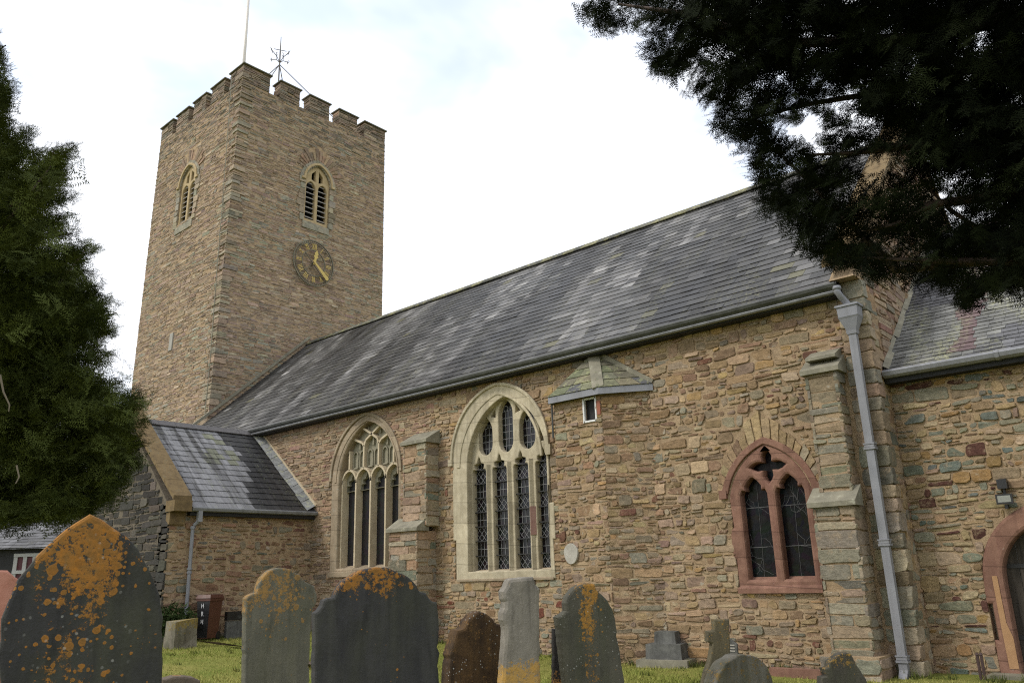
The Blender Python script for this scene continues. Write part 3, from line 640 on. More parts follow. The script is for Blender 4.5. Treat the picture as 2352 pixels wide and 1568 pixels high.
def ulight(x0, x1, zb, zlo, zhi, zt):
    return arch(x0, x1, zhi, zt, 6) + [(x1, zlo)] + [(x1 - (x1 - x0) / 2 * (1 - cos(pi / 2 * k / 4)) , zlo - (zlo - zb) * sin(pi / 2 * k / 4)) for k in (1, 2, 3)] + [((x0 + x1) / 2, zb)] + [(x0 + (x1 - x0) / 2 * (1 - cos(pi / 2 * k / 4)), zlo - (zlo - zb) * sin(pi / 2 * k / 4)) for k in (3, 2, 1)] + [(x0, zlo)]
def cusp(x0, x1, z0, zs, za):
    # light with a cinquefoil-like head
    xc = (x0 + x1) / 2; w_ = (x1 - x0) / 2
    L_ = [(x0, zs), (x0 + .02, zs + .05), (x0 + w_ * .42, zs + .06), (x0 + w_ * .28, zs + .11), (x0 + w_ * .30, zs + .17), (x0 + w_ * .72, zs + .20), (xc - .035, za - .06), (xc, za)]
    return [(x1, z0), (x0, z0)] + L_ + [(2 * xc - a, b) for a, b in L_[-2::-1]]
holes = [cusp(a, b, 1.72, 3.92, 4.27) for a, b in lx] + [ulight(-13.01, -12.57, 4.28, 4.52, 4.80, 5.17), ulight(-12.37, -11.93, 4.28, 4.55, 5.15, 5.50), ulight(-11.74, -11.28, 4.28, 4.52, 4.80, 5.19)]
holes += [[(-12.60, 5.16), (-12.46, 5.12), (-12.46, 5.34)], [(-11.84, 5.14), (-11.70, 5.18), (-11.83, 5.34)], [(-11.18, 4.40), (-11.03, 4.42), (-11.15, 4.70)]]
tc = framed([(-10.80, 1.58), (-13.31, 1.58)] + arch(-13.31, -10.80, 4.0, 5.60, 14), holes, .17, .024, -.13, M_CREAM, 'tracery', cw)
mr_ = MB()
for xm in (-12.695, -12.055, -11.415): mr_.add([(xm - .055, Y + .135, 1.70), (xm, Y + .05, 1.70), (xm + .055, Y + .135, 1.70), (xm - .055, Y + .135, 4.05), (xm, Y + .05, 4.05), (xm + .055, Y + .135, 4.05)], [(0, 1, 4, 3), (1, 2, 5, 4), (3, 4, 5), (0, 2, 1)], (.5, .45, .3))
mr_.build('mullion', M_CREAM, cw)
rp = MB(); rp.add([(-11.50, Y + .128, 2.42), (-11.415, Y + .035, 2.42), (-11.33, Y + .128, 2.42), (-11.50, Y + .128, 3.02), (-11.415, Y + .035, 3.02), (-11.33, Y + .128, 3.02)], [(0, 1, 4, 3), (1, 2, 5, 4), (3, 4, 5), (0, 2, 1)]); tag(rp.build('mullion', stone_mat('purple_repair_stone', (.24, .13, .11), (.34, .21, .17), 7), cw), 'purplish red repaired mullion length')
sl = MB(); sl.add([(-13.58, Y - .05, 1.54), (-10.78, Y - .05, 1.54), (-10.86, Y + .22, 1.74), (-13.25, Y + .22, 1.74), (-13.58, Y - .05, 1.50), (-10.78, Y - .05, 1.50)], [(0, 1, 2, 3), (4, 5, 1, 0)]); sl.build('sill', M_OLDST, cw)
gl = MB(); gl.add([(-13.4, Y + .28, 1.6), (-10.7, Y + .28, 1.6), (-10.7, Y + .28, 5.7), (-13.4, Y + .28, 5.7)], [(0, 1, 2, 3)]); gl.build('glass', M_GLASS, cw)
yg = Y + .268
def lead(p, q, w_=.008): le.bar((p[0], yg, p[1]), (q[0], yg, q[1]), w_, .006, (0, -1, 0))
for a, b in lx:
    le = MB(); n = 7; hz = (3.98 - 1.72) / n
    for i in range(n):
        z0 = 1.72 + i * hz; z1 = z0 + hz
        fe = MB(); fe.box((a - .015, Y + .20, z1 - .016), (b + .015, Y + .245, z1 + .006)); fe.build('saddle_bar', M_IRON, cw)
        if i % 2 == 0:
            m_ = 3; cwid = (b - a) / m_
            for j in range(m_):
                c0 = a + j * cwid; c1 = c0 + cwid
                for zz0, zz1 in ((z0, (z0 + z1) / 2), ((z0 + z1) / 2, z1)): lead((c0, zz0), (c1, zz1)); lead((c1, zz0), (c0, zz1))
        else:
            for j in range(1, 4): x_ = a + (b - a) * j / 4; lead((x_, z0), (x_, z1))
            lead((a, z0 + hz * .45), (b, z0 + hz * .45))
    for cxo in (-.09, .09): 
        pts_ = ell((a + b) / 2 + cxo, 4.06, .06, .06, 10)
        for p_, q_ in zip(pts_, pts_[1:] + pts_[:1]): lead(p_, q_)
    le.build('leading', M_LEAD, cw)
for (a, b, z0, z1) in ((-13.01, -12.57, 4.3, 4.92), (-12.37, -11.93, 4.3, 5.25), (-11.74, -11.28, 4.3, 4.94)):
    le = MB()
    for j in range(1, 4): x_ = a + (b - a) * j / 4; lead((x_, z0), (x_, z1))
    zz = z0 + .15
    while zz < z1 + .02: lead((a, zz), (b, zz)); zz += .16
    for cxo in (-.095, .095):
        pts_ = ell((a + b) / 2 + cxo, z1 + .06, .065, .065, 10)
        for p_, q_ in zip(pts_, pts_[1:] + pts_[:1]): lead(p_, q_, .014)
    le.build('leading', M_LEAD, cw)

# -- western window of the nave with reticulated tracery
in1 = [(-15.72, 1.9), (-18.19, 1.9)] + arch(-18.19, -15.72, 4.1, 5.66, 14)
ou1 = [(-15.6, 1.78), (-18.5, 1.78)] + arch(-18.52, -15.6, 4.15, 5.87, 14)
w1 = framed(ou1, [in1], .36, .05, .012, M_OLDST, 'window', church)
hm = MB(); ho = arch(-18.58, -15.56, 4.2, 5.92, 16); hi_ = arch(-18.50, -15.64, 4.2, 5.84, 16); v, f = plate(ho + hi_[::-1], [], .06, .012); hm.add(put(v, (0, Y - .05, 0), SX, SZ, SN), f)
ho = arch(-18.36, -15.70, 4.15, 5.74, 16); hi_ = arch(-18.28, -15.74, 4.15, 5.68, 16); v, f = plate(ho + hi_[::-1], [], .05, .01); hm.add(put(v, (0, Y - .03, 0), SX, SZ, SN), f)
hm.box((-18.66, Y - .07, 4.08), (-18.54, Y + .02, 4.20)); hm.build('hood_mould', M_OLDST, w1)
mb = MB(); yb = Y + .10
def poly(pts, w_=.055, d_=.22):
    for p, q in zip(pts, pts[1:]): mb.bar((p[0], yb, p[1]), (q[0], yb, q[1]), w_, d_, (0, -1, 0))
ml = [-18.19 + (2.47) * i / 4 for i in range(5)]
for x_ in ml[1:4]: poly([(x_, 1.9), (x_, 4.12)])
poly([(ml[0] + .02, 1.9), (ml[0] + .02, 4.2)]); poly([(ml[4] - .02, 1.9), (ml[4] - .02, 4.2)])
for i in range(4): poly(arch(ml[i], ml[i + 1], 4.1, 4.46, 6))
ax = [(ml[i] + ml[i + 1]) / 2 for i in range(4)]
poly([(ax[0], 4.46), (ax[0], 4.98)]); poly([(ax[3], 4.46), (ax[3], 4.98)]); poly([(ax[1], 4.46), (ax[1], 5.05)]); poly([(ax[2], 4.46), (ax[2], 5.05)])
poly([(ax[1], 5.05), (ax[1] - .10, 5.15), (-17.72, 5.29)]); poly([(ax[1], 5.05), (-17.2, 5.2), (-16.955, 5.34), (-16.55, 5.56)]); poly([(ax[2], 5.05), (-16.72, 5.2), (-16.955, 5.34), (-17.36, 5.56)]); poly([(ax[2], 5.05), (ax[2] + .10, 5.15), (-16.19, 5.29)])
mb.build('tracery', stone_mat('pale_tracery_bars', (.44, .36, .24), (.56, .48, .34), 5), w1)
hs_ = [cusp(ml[i] + .05, ml[i + 1] - .05, 1.5, 4.0, 4.34) for i in range(4)]
tp = MB(); v, f = plate([(-15.7, 3.9), (-18.2, 3.9)] + arch(-18.2, -15.7, 4.12, 5.67, 14), [[(b_[0] if j > 1 else b_[0], max(b_[1], 3.901)) for j, b_ in enumerate(h)] for h in [cusp(ml[i] + .05, ml[i + 1] - .05, 3.902, 4.0, 4.34) for i in range(4)]], .10, .006)
tp.add(put(v, (0, Y + .24, 0), SX, SZ, SN), f)
for i in range(3):
    for s_ in (0, 1):
        a = ax[i] + .06 + s_ * .28; aa = arch(a, a + .2, 4.82, 4.95, 5); pl_ = [(a + .2, 4.5), (a, 4.5)] + aa
        for p, q in zip(pl_, pl_[1:] + pl_[:1]): tp.bar((p[0], Y + .19, p[1]), (q[0], Y + .19, q[1]), .035, .06, (0, -1, 0))
for (a, z_) in ((-17.55, 5.02), (-16.98, 5.08), (-16.4, 5.02), (-17.2, 5.36), (-16.7, 5.36)):
    tp.bar((a, Y + .19, z_ - .02), (a, Y + .19, z_ + .22), .06, .06, (0, -1, 0))
tp.build('panelled_tracery', M_TRAC, w1)
gl = MB(); gl.add([(-18.4, Y + .33, 1.8), (-15.5, Y + .33, 1.8), (-15.5, Y + .33, 5.7), (-18.4, Y + .33, 5.7)], [(0, 1, 2, 3)]); gl.build('glass', M_GLASSB, w1)
sl = MB(); sl.add([(-18.5, Y - .06, 1.80), (-15.6, Y - .06, 1.80), (-15.7, Y + .33, 1.96), (-18.2, Y + .33, 1.96), (-18.5, Y - .06, 1.68), (-15.6, Y - .06, 1.68)], [(0, 1, 2, 3), (4, 5, 1, 0)]); sl.build('sill', M_OLDST, w1)

# -- red sandstone window
def trefoil(x0, x1, z0, zs, za):
    w_ = (x1 - x0) / 2; xc = (x0 + x1) / 2
    L_ = [(x0, zs), (x0 - .0, zs + .06), (x0 + .03, zs + .13), (x0 + w_ * .42, zs + .12), (x0 + w_ * .40, zs + .2), (x0 + w_ * .6, zs + .27), (xc - .02, za)]
    return [(x1, z0), (x0, z0)] + L_ + [(2 * xc - a, b) for a, b in L_[::-1]]
quat = []
for k in range(4):
    a0 = k * pi / 2
    for dr, da in ((.105, -.78), (.20, -.42), (.255, -.22), (.315, 0), (.255, .22), (.20, .42)): quat.append((-5.97 + dr * 1.05 * cos(a0 + da), 3.30 + dr * .92 * sin(a0 + da)))
rin = [trefoil(-6.52, -6.035, 1.42, 2.78, 3.12), trefoil(-5.875, -5.38, 1.42, 2.78, 3.12), quat]
rw = framed([(-5.26, 1.26), (-6.72, 1.26), (-6.72, 1.75), (-6.78, 1.75), (-6.78, 2.3), (-6.71, 2.3)] + arch2(-6.74, -5.22, 2.80, 3.70, n=10) + [(-5.24, 2.80), (-5.24, 2.25), (-5.19, 2.25), (-5.19, 1.7), (-5.25, 1.7)], rin, .26, .045, .02, M_RED, 'window', church)
hm = MB(); ho = arch2(-6.86, -5.10, 2.90, 3.80, n=12); hi_ = arch2(-6.74, -5.22, 2.88, 3.68, n=12); v, f = plate(ho + hi_[::-1], [], .06, .014); hm.add(put(v, (0, Y - .05, 0), SX, SZ, SN), f)
hm.box((-6.90, Y - .07, 2.80), (-6.76, Y + .02, 2.95)); hm.box((-5.22, Y - .07, 2.80), (-5.07, Y + .02, 2.95)); hm.build('hood_mould', M_RED, rw)
sl = MB(); sl.add([(-6.72, Y - .075, 1.28), (-5.25, Y - .075, 1.28), (-5.36, Y + .16, 1.46), (-6.54, Y + .16, 1.46), (-6.72, Y - .075, 1.2), (-5.25, Y - .075, 1.2)], [(0, 1, 2, 3), (4, 5, 1, 0)]); sl.build('sill', M_RED, rw)
gl = MB(); gl.add([(-6.7, Y + .16, 1.35), (-5.2, Y + .16, 1.35), (-5.2, Y + .16, 3.65), (-6.7, Y + .16, 3.65)], [(0, 1, 2, 3)]); gl.build('glass', M_GLASSR, rw)
yg = Y + .152; r_ = random.Random(9); M_DLEAD = plain('dull_lead', (.10, .10, .10), .6)
for a, b in ((-6.52, -6.035), (-5.875, -5.38)):
    le = MB()
    for z_ in (2.62, 1.95): le.bar((a, yg, z_), (b, yg, z_ + .004), .010, .006, (0, -1, 0))
    web = [(a + (b - a) * q / 6, z_) for z_ in (2.62, 1.95) for q in range(7)]; le.bar((a + .21, yg, 1.42), (a + .25, yg, 3.0), .004, .005, (0, -1, 0))
    for k in range(16):
        px, pz = r_.choice(web); an = r_.uniform(0, 2 * pi)
        for s_ in range(3):
            an += r_.gauss(0, .6); qx = min(max(px + .09 * cos(an), a), b); qz = min(pz + .09 * sin(an), 3.0)
            if math.hypot(qx - px, qz - pz) > .01: le.bar((px, yg, pz), (qx, yg, qz), .004, .005, (0, -1, 0))
            px, pz = qx, qz; web.append((px, pz))
    le.build('leading', M_DLEAD, rw)
# pale round stone and light patches let into the wall
pd = MB(); v, f = plate([(-9.98 + .17 * cos(a) * (1 + .06 * sin(3 * a)), 1.98 + .20 * sin(a)) for a in np.linspace(0, 2 * pi, 20)[:-1]], [], .06, .008); pd.add(put(v, (0, Y - .475, 0), SX, SZ, SN), f); pd.build('round_tablet', M_PALE, church)

# -- downpipe at the corner of the nave
xp = -4.16; yp = Y - .17
dp = MB(); dp.box((xp - .06, yp - .05, .12), (xp + .06, yp + .05, 5.30))
for z_ in (3.35, 1.88, .22): dp.box((xp - .085, yp - .07, z_), (xp + .085, yp + .07, z_ + .03)); dp.box((xp - .075, yp - .062, z_ + .035), (xp + .075, yp + .062, z_ + .075)); dp.box((xp - .085, yp - .07, z_ + .08), (xp + .085, yp + .07, z_ + .10))
dpo = dp.build('downpipe', M_PIPE, church)
hb = MB()
def frus(x, y, z0, a0, b0, z1, a1, b1): hb.hexa([(x - a0, y - b0, z0), (x + a0, y - b0, z0), (x + a0, y + b0, z0), (x - a0, y + b0, z0)], [(x - a1, y - b1, z1), (x + a1, y - b1, z1), (x + a1, y + b1, z1), (x - a1, y + b1, z1)])
frus(xp, yp, 5.24, .075, .065, 5.30, .085, .075); frus(xp, yp, 5.30, .075, .06, 5.50, .15, .12); frus(xp, yp, 5.50, .15, .12, 5.53, .165, .135); frus(xp, yp, 5.53, .155, .125, 5.70, .165, .13); frus(xp, yp, 5.70, .185, .15, 5.735, .185, .15)
hb.build('hopper', M_PIPE, dpo)
sn = MB(); sn.tube([(xp - .10, NE_Y - .06, 6.05), (xp - .10, NE_Y - .07, 5.98), (xp - .07, NE_Y + .0, 5.88), (xp - .02, yp + .0, 5.78), (xp, yp, 5.70)], .055, 10); sn.tube([(xp - .10, NE_Y - .06, 6.06), (xp - .10, NE_Y - .06, 6.0)], .07, 10); sn.build('swan_neck', M_PIPE, dpo, smooth=True)
sh = MB(); sh.hexa([(xp - .06, yp - .05, .12), (xp + .06, yp - .05, .12), (xp + .06, yp + .05, .12), (xp - .06, yp + .05, .12)], [(xp - .06, yp - .15, .0), (xp + .06, yp - .15, .0), (xp + .06, yp - .02, -.02), (xp - .06, yp - .02, -.02)]); sh.build('pipe_shoe', M_PIPE, dpo, fix=True)

# ------------------------------------------------------------------ chancel
ch = MB(); frC = ((0, YC, 0), SX, SZ, SN)
dc = ony(2352, 1300, YC)[0] + .30   # door centre
door_out = [(dc + .86, -.2), (dc - .86, -.2)] + arch(dc - .86, dc + .86, 1.35, 2.40, 10)
core(ch, frC, [(3.5, -.3), (XN - .3, -.3), (XN - .3, 4.62), (3.5, 4.62)], [door_out], .6)
rubble(ch, frC, [(3.4, 0), (XN + .02, 0), (XN + .02, 4.6), (3.4, 4.6)], [door_out], PAL_CHAN, 61, (.065, .19), (.065, .23), gap=.023, split=.5, wave=.036, big=.15)
ch.build('chancel_wall', [M_RUBBLE, M_MORT], church)
CE_Y, CE_Z = 13.78, 4.66; CR_Y, CR_Z = RY, 8.6; Lc = math.hypot(CR_Y - CE_Y, CR_Z - CE_Z)
cr = MB()
def ch_col(r, u, v):
    k = r.gauss(1, .16); l = vn(u * 1.4 + 3, v * .8, 2.2)
    if 1.0 < u < 1.35 and v > .2: return g3((.125, .085, .085), k)
    return g3((.10, .10, .105) if l < .5 else (.15, .15, .14), max(.5, k))
slates(cr, (XN + .02, CE_Y - .05, CE_Z - .03), (1, 0, 0), (0, (CR_Y - CE_Y) / Lc, (CR_Z - CE_Z) / Lc), 7.3, Lc, .135, .2, 63, ch_col)
cr.add([(XN, CE_Y, CE_Z - .05), (3.4, CE_Y, CE_Z - .05), (3.4, CR_Y, CR_Z - .05), (XN, CR_Y, CR_Z - .05), (XN, 23.6, CE_Z - .05), (3.4, 23.6, CE_Z - .05)], [(0, 1, 2, 3), (3, 2, 5, 4)], (.05, .05, .05))
cr.build('chancel_roof', M_SLATEC, church)
cg = MB(); cg.prism([(0, .02, 0), (0, -.11, 0), (0, -.125, -.03), (0, -.10, -.09), (0, -.05, -.12), (0, .02, -.12)], (XN + .03, CE_Y, CE_Z), (3.4, CE_Y, CE_Z))
for x_ in (-2.28, -.3, 1.7): cg.prism([(0, .02, .01), (0, -.12, .01), (0, -.135, -.03), (0, -.11, -.10), (0, -.05, -.13), (0, .02, -.13)], (x_ - .03, CE_Y, CE_Z), (x_ + .03, CE_Y, CE_Z))
cg.build('gutter', M_PIPE, church, fix=True)
cs = MB(); cs.box((XN + .02, CE_Y + .02, CE_Z - .2), (3.4, YC + .05, CE_Z - .04)); cs.build('soffit', M_BLACK, church)
fl = MB(); rf = random.Random(2)
for i in range(22):
    q = i / 22; q2 = (i + 1) / 22; yy = CE_Y + (CR_Y - CE_Y) * q; zz = CE_Z + (CR_Z - CE_Z) * q; y2 = CE_Y + (CR_Y - CE_Y) * q2; z2 = CE_Z + (CR_Z - CE_Z) * q2; o_ = rf.uniform(.06, .12)
    fl.add([(XN + .02, yy, zz + .10), (XN + o_, yy, zz + .03), (XN + o_, y2, z2 + .03), (XN + .02, y2, z2 + .10)], [(0, 1, 2, 3)])
fl.build('roof_fillet', M_CAP, church)
# priest's door
po_ = [(dc + .86, -.1), (dc - .86, -.1), (dc - .86, .5), (dc - .80, .5), (dc - .80, 1.0), (dc - .88, 1.0)] + arch(dc - .86, dc + .86, 1.35, 2.42, 10) + [(dc + .88, 1.0), (dc + .80, 1.0), (dc + .80, .5), (dc + .86, .5)]
pi_ = [(dc + .58, -.09), (dc - .58, -.09)] + arch(dc - .58, dc + .58, 1.35, 2.12, 10)
ds = MB(); v, f = plate(po_, [pi_], .34, .05); ds.add(put(v, (0, YC - .04, 0), SX, SZ, SN), f); dso = ds.build('door_surround', M_RED, church)
dj = MB(); dj.add([(dc - .72, YC - .05, .12), (dc - .60, YC - .05, .12), (dc - .60, YC - .05, .55), (dc - .655, YC - .05, .75), (dc - .66, YC - .05, 1.4), (dc - .73, YC - .05, 1.4), (dc - .73, YC - .05, .7)], [tuple(range(7))]); dj.build('render_patch', M_ORST, dso)
dd = MB()
for i in range(6):
    a = dc - .6 + i * .2; dd.box((a + .004, YC + .20, -.05), (a + .196, YC + .25, 2.2))
do = dd.build('door', M_DOOR, church); 
for zh in (.5, 1.5): dh = MB(); dh.box((dc - .58, YC + .185, zh), (dc + .3, YC + .198, zh + .06)); dh.build('strap_hinge', M_IRON, do)
stp = MB(); stp.box((dc - .95, YC - .42, -.2), (dc + 1.2, YC - .02, .06)); stp.build('door_step', M_CAP, church)

# ------------------------------------------------------------------ tower
TY0, TY1, TX1 = 14.53, 22.60, -34.80; ZC = 21.98; ZM = 22.80
def batter(mb):
    out = []
    for x, y, z in mb.v:
        q = (z - 8) / 15; out.append((x - .45 * q * (XT - x) / 7.0, y + .40 * q * (TY1 - y) / 8.05, z))
    mb.v = out
eb = [(18.02, 16.7), (19.36, 16.7)]; bel_e = [(19.36, 16.62), (18.02, 16.62)] + arch(18.02, 19.36, 18.6, 19.42, 8)
bcx = -31.55; bel_s = [(bcx + .66, 16.75), (bcx - .66, 16.75)] + arch(bcx - .66, bcx + .66, 18.6, 19.42, 8)
rel_e = [(19.36, 18.7), (18.02, 18.7)] + arch(17.75, 19.63, 18.9, 20.4, 8)
tw_ = MB(); fE = ((XT, 0, 0), EY, SZ, EN); fS = ((0, TY0, 0), SX, SZ, SN)
core(tw_, fE, [(TY1, -.2), (TY0, -.2), (TY0, ZC), (TY1, ZC)], [bel_e], .6)
core(tw_, fS, [(XT - .01, -.2), (TX1, -.2), (TX1, ZC), (XT - .01, ZC)], [bel_s], .6)
tw_.box((TX1 + .01, TY0 + .65, 0), (XT - .65, TY1, ZC - .4), (.1, .1, .1), 1)
fan_e = [(18.69 + .95 * cos(a), 19.0 + 1.35 * sin(a)) for a in np.linspace(.25, pi - .25, 12)] + [(18.05, 19.0), (19.33, 19.0)]
fan_s = [(bcx + .95 * cos(a), 19.0 + 1.35 * sin(a)) for a in np.linspace(.25, pi - .25, 12)] + [(bcx - .64, 19.0), (bcx + .64, 19.0)]
def tower_tint(u, v):
    k = vn(u * .9, v * .55, 3.1)
    if v > 20.8: return PAL_TOWER + [((.15, .13, .10), 5), ((.12, .115, .09), 3)]
    if k > .66: return PAL_TOWER + [((.25, .24, .185), 7)]
    return PAL_TOWER
rubble(tw_, fE, [(TY1, 6.0), (TY0 - .03, 6.0), (TY0 - .03, ZC), (TY1, ZC)], [bel_e, fan_e], PAL_TOWER, 71, (.055, .12), (.11, .36), gap=.026, dep=(.002, .020), split=.35, detail=False, tint=tower_tint, wave=.028)
rubble(tw_, fS, [(XT, 5.0), (TX1, 5.0), (TX1, ZC), (XT, ZC)], [bel_s, fan_s], PAL_TOWER, 72, (.055, .12), (.11, .36), gap=.026, dep=(.002, .020), split=.35, detail=False, tint=tower_tint, wave=.028)
# greyish corner stones
qr = random.Random(18); z = 5.2; i = 0; frS = tuple(np.array(a, float) for a in fS); frE = tuple(np.array(a, float) for a in fE)
while z < 22.2:
    h = qr.uniform(.08, .24); wl = qr.uniform(.25, .6); wl2 = qr.uniform(.25, .6); c = pick(qr, [((.225, .205, .155), 2), ((.27, .205, .145), 4), ((.20, .165, .12), 2), ((.29, .245, .18), 1)])
    if qr.random() < .5:
        stone(tw_, qr, frS, [(XT - wl, z), (XT + .035, z), (XT + .035, z + h - .015), (XT - wl, z + h - .015)], .046, c, True)
        stone(tw_, qr, frE, [(TY0 - .045, z), (TY0 + wl2, z), (TY0 + wl2, z + h - .015), (TY0 - .045, z + h - .015)], .048, c, True)
    z += h; i += 1
for fr_, cx_ in ((fE, 18.69), (fS, bcx)):
    for k in range(2):
        voussoirs(tw_, fr_, cx_ , 18.95, .72 + k * .0, 1.28, .25 + k * 1.35, 1.58 + k * 1.35, 8, [((.26, .17, .11), 3), ((.33, .24, .15), 2), ((.2, .14, .1), 2)], 77 + k, .04)
    fr2 = tuple(np.array(a, float) for a in fr_)
    o1 = arch(cx_ - .98, cx_ + .98, 18.5, 19.72, 9); o2 = arch(cx_ - .68, cx_ + .68, 18.5, 19.42, 9)
    for a, b, c, d in zip(o1, o1[1:], o2[1:], o2): stone(tw_, qr, fr2, [d, c, b, a], .05, pick(qr, [((.25, .235, .185), 2), ((.29, .27, .21), 1)]), True)
    for sg in (-1, 1):
        z = 16.6
        while z < 18.5:
            h = qr.uniform(.2, .35); wl = qr.uniform(.2, .42); a, b = (cx_ + .66, cx_ + .66 + wl) if sg > 0 else (cx_ - .66 - wl, cx_ - .66)
            stone(tw_, qr, fr2, [(a, z), (b, z), (b, z + h - .02), (a, z + h - .02)], .05, pick(qr, [((.29, .235, .165), 2), ((.25, .235, .185), 1)]), True); z += h
    stone(tw_, qr, fr2, [(cx_ - .72, 16.28), (cx_ + .72, 16.28), (cx_ + .72, 16.60), (cx_ - .72, 16.60)], .05, (.25, .235, .18), True)
batter(tw_); tower = tw_.build('tower', [M_TOWER, M_MORT], church)
# pale blocked slit on the south face
sb = MB(); sb.box((-31.62, TY0 - .05, 10.85), (-31.36, TY0 + .2, 11.6)); batter(sb); sb.build('blocked_slit', stone_mat('pale_grey_block', (.27, .26, .23), (.36, .345, .31), 6), tower)
# merlons
def merlon(x0, y0, x1, y1, faces, seed):
    b = MB(); b.box((x0 + .02, y0 + .02, ZC - .3), (x1 - .02, y1 - .02, ZM), (.3, .24, .17), 1)
    if 'e' in faces: rubble(b, ((x1, 0, 0), EY, SZ, EN), [(y1, ZC), (y0 - .02, ZC), (y0 - .02, ZM), (y1, ZM)], [], PAL_TOWER + [((.14, .12, .09), 4)], seed, (.07, .14), (.2, .5), dep=(0, .03), detail=False)
    if 's' in faces: rubble(b, ((0, y0, 0), SX, SZ, SN), [(x1, ZC), (x0, ZC), (x0, ZM), (x1, ZM)], [], PAL_TOWER + [((.14, .12, .09), 4)], seed + 1, (.07, .14), (.2, .5), dep=(0, .03), detail=False)
    if 'n' in faces: rubble(b, ((0, y1, 0), (-1, 0, 0), SZ, (0, 1, 0)), [(-x0, ZC), (-x1, ZC), (-x1, ZM), (-x0, ZM)], [], PAL_TOWER, seed + 2, (.07, .14), (.2, .5), dep=(0, .02), detail=False)
    if 'w' in faces: rubble(b, ((x0, 0, 0), (0, -1, 0), SZ, (-1, 0, 0)), [(-y0, ZC), (-y1, ZC), (-y1, ZM), (-y0, ZM)], [], PAL_TOWER, seed + 3, (.07, .14), (.2, .5), dep=(0, .02), detail=False)
    batter(b); o = b.build('merlon', [M_TOWER, M_MORT], tower)
    c = MB(); xm, ym = (x0 + x1) / 2, (y0 + y1) / 2; hx, hy = (x1 - x0) / 2 + .08, (y1 - y0) / 2 + .08; kx, ky = (.25, .8) if faces in ('ens', 'ew') and hy > hx else (.8, .25)
    if hx > .5 and hy > .5: kx = ky = .5
    c.hexa([(xm - hx, ym - hy, ZM), (xm + hx, ym - hy, ZM), (xm + hx, ym + hy, ZM), (xm - hx, ym + hy, ZM)], [(xm - hx, ym - hy, ZM + .05), (xm + hx, ym - hy, ZM + .05), (xm + hx, ym + hy, ZM + .05), (xm - hx, ym + hy, ZM + .05)])
    c.hexa([(xm - hx, ym - hy, ZM + .05), (xm + hx, ym - hy, ZM + .05), (xm + hx, ym + hy, ZM + .05), (xm - hx, ym + hy, ZM + .05)], [(xm - hx * kx, ym - hy * ky, ZM + .15), (xm + hx * kx, ym - hy * ky, ZM + .15), (xm + hx * kx, ym + hy * ky, ZM + .15), (xm - hx * kx, ym + hy * ky, ZM + .15)])
    batter(c); c.build('coping', M_CAPD, o)
T = .48
merlon(XT - 1.0, TY0, XT, TY0 + 1.32, 'esnw', 101)
for i, (a, b) in enumerate(((16.42, 17.44), (18.02, 19.12), (19.72, 20.80))): merlon(XT - T, a, XT, b, 'ens', 110 + 5 * i)
merlon(XT - 1.0, 21.29, XT, TY1, 'esw', 131)
for i, a in enumerate((-30.34, -31.85, -33.36)): merlon(a + .04, TY0, a + 1.08, TY0 + T, 'esw', 140 + 5 * i)
merlon(TX1, TY0, TX1 + 1.1, TY0 + 1.1, 'esw', 160)
for a in (21.4 - 1.6 * k for k in range(4)): merlon(TX1, a - .2, TX1 + T, a + 1.0, 'e', 170)
for k in range(3): merlon(-33.2 + 1.7 * k, TY1 - T, -32.1 + 1.7 * k, TY1, 's', 180)
# belfry windows
def belfry(fr_, cx_):
    O, U, V, N = (np.array(a, float) for a in fr_)
    b = MB(); lo = [light_shape(cx_ - .56, cx_ - .08, 16.78, 18.3, 18.6, 6), light_shape(cx_ + .08, cx_ + .56, 16.78, 18.3, 18.6, 6)]
    hl = [[(cx_ - .09, 18.66), (cx_ - .30, 18.72), (cx_ - .30, 19.0), (cx_ - .09, 19.2)], [(cx_ + .09, 18.66), (cx_ + .30, 18.72), (cx_ + .30, 19.0), (cx_ + .09, 19.2)]]
    v, f = plate([(cx_ + .68, 16.6), (cx_ - .68, 16.6)] + arch(cx_ - .68, cx_ + .68, 18.6, 19.45, 10), lo + hl, .2, .035); b.add(put(v, O - N * .04, U, V, N), f)
    batter(b); o = b.build('belfry_window', M_YELST, tower)
    h_ = MB(); ho_ = arch(cx_ - .80, cx_ + .80, 18.62, 19.56, 10); hi2 = arch(cx_ - .69, cx_ + .69, 18.62, 19.45, 10); v, f = plate(ho_ + hi2[::-1], [], .16, .02); h_.add(put(v, O + N * .11, U, V, N), f)
    for sg in (-1, 1): v, f = plate([(cx_ + sg * .8 - .1, 18.55), (cx_ + sg * .8 + .1, 18.55), (cx_ + sg * .8 + .1, 18.66), (cx_ + sg * .8 - .1, 18.66)], [], .16, .02); h_.add(put(v, O + N * .12, U, V, N), f)
    batter(h_); h_.build('hood_mould', M_YELST, o)
    l_ = MB(); z = 16.86
    while z < 18.6:
        for c0 in (cx_ - .32, cx_ + .32):
            p = [O + U * (c0 - .26) + V * z - N * .10, O + U * (c0 + .26) + V * z - N * .10, O + U * (c0 + .26) + V * (z + .14) - N * .30, O + U * (c0 - .26) + V * (z + .14) - N * .30]
            l_.hexa(p, [q + V * .035 for q in p])
        z += .235
    batter(l_); l_.build('louvres', M_SLAT, o, fix=True)
    d_ = MB(); d_.add([O + U * (cx_ - .66) + V * 16.6 - N * .5, O + U * (cx_ + .66) + V * 16.6 - N * .5, O + U * (cx_ + .66) + V * 19.4 - N * .5, O + U * (cx_ - .66) + V * 19.4 - N * .5], [(0, 1, 2, 3)]); batter(d_); d_.build('backing', M_BLACK, o)
belfry(fE, 18.69); belfry(fS, bcx)
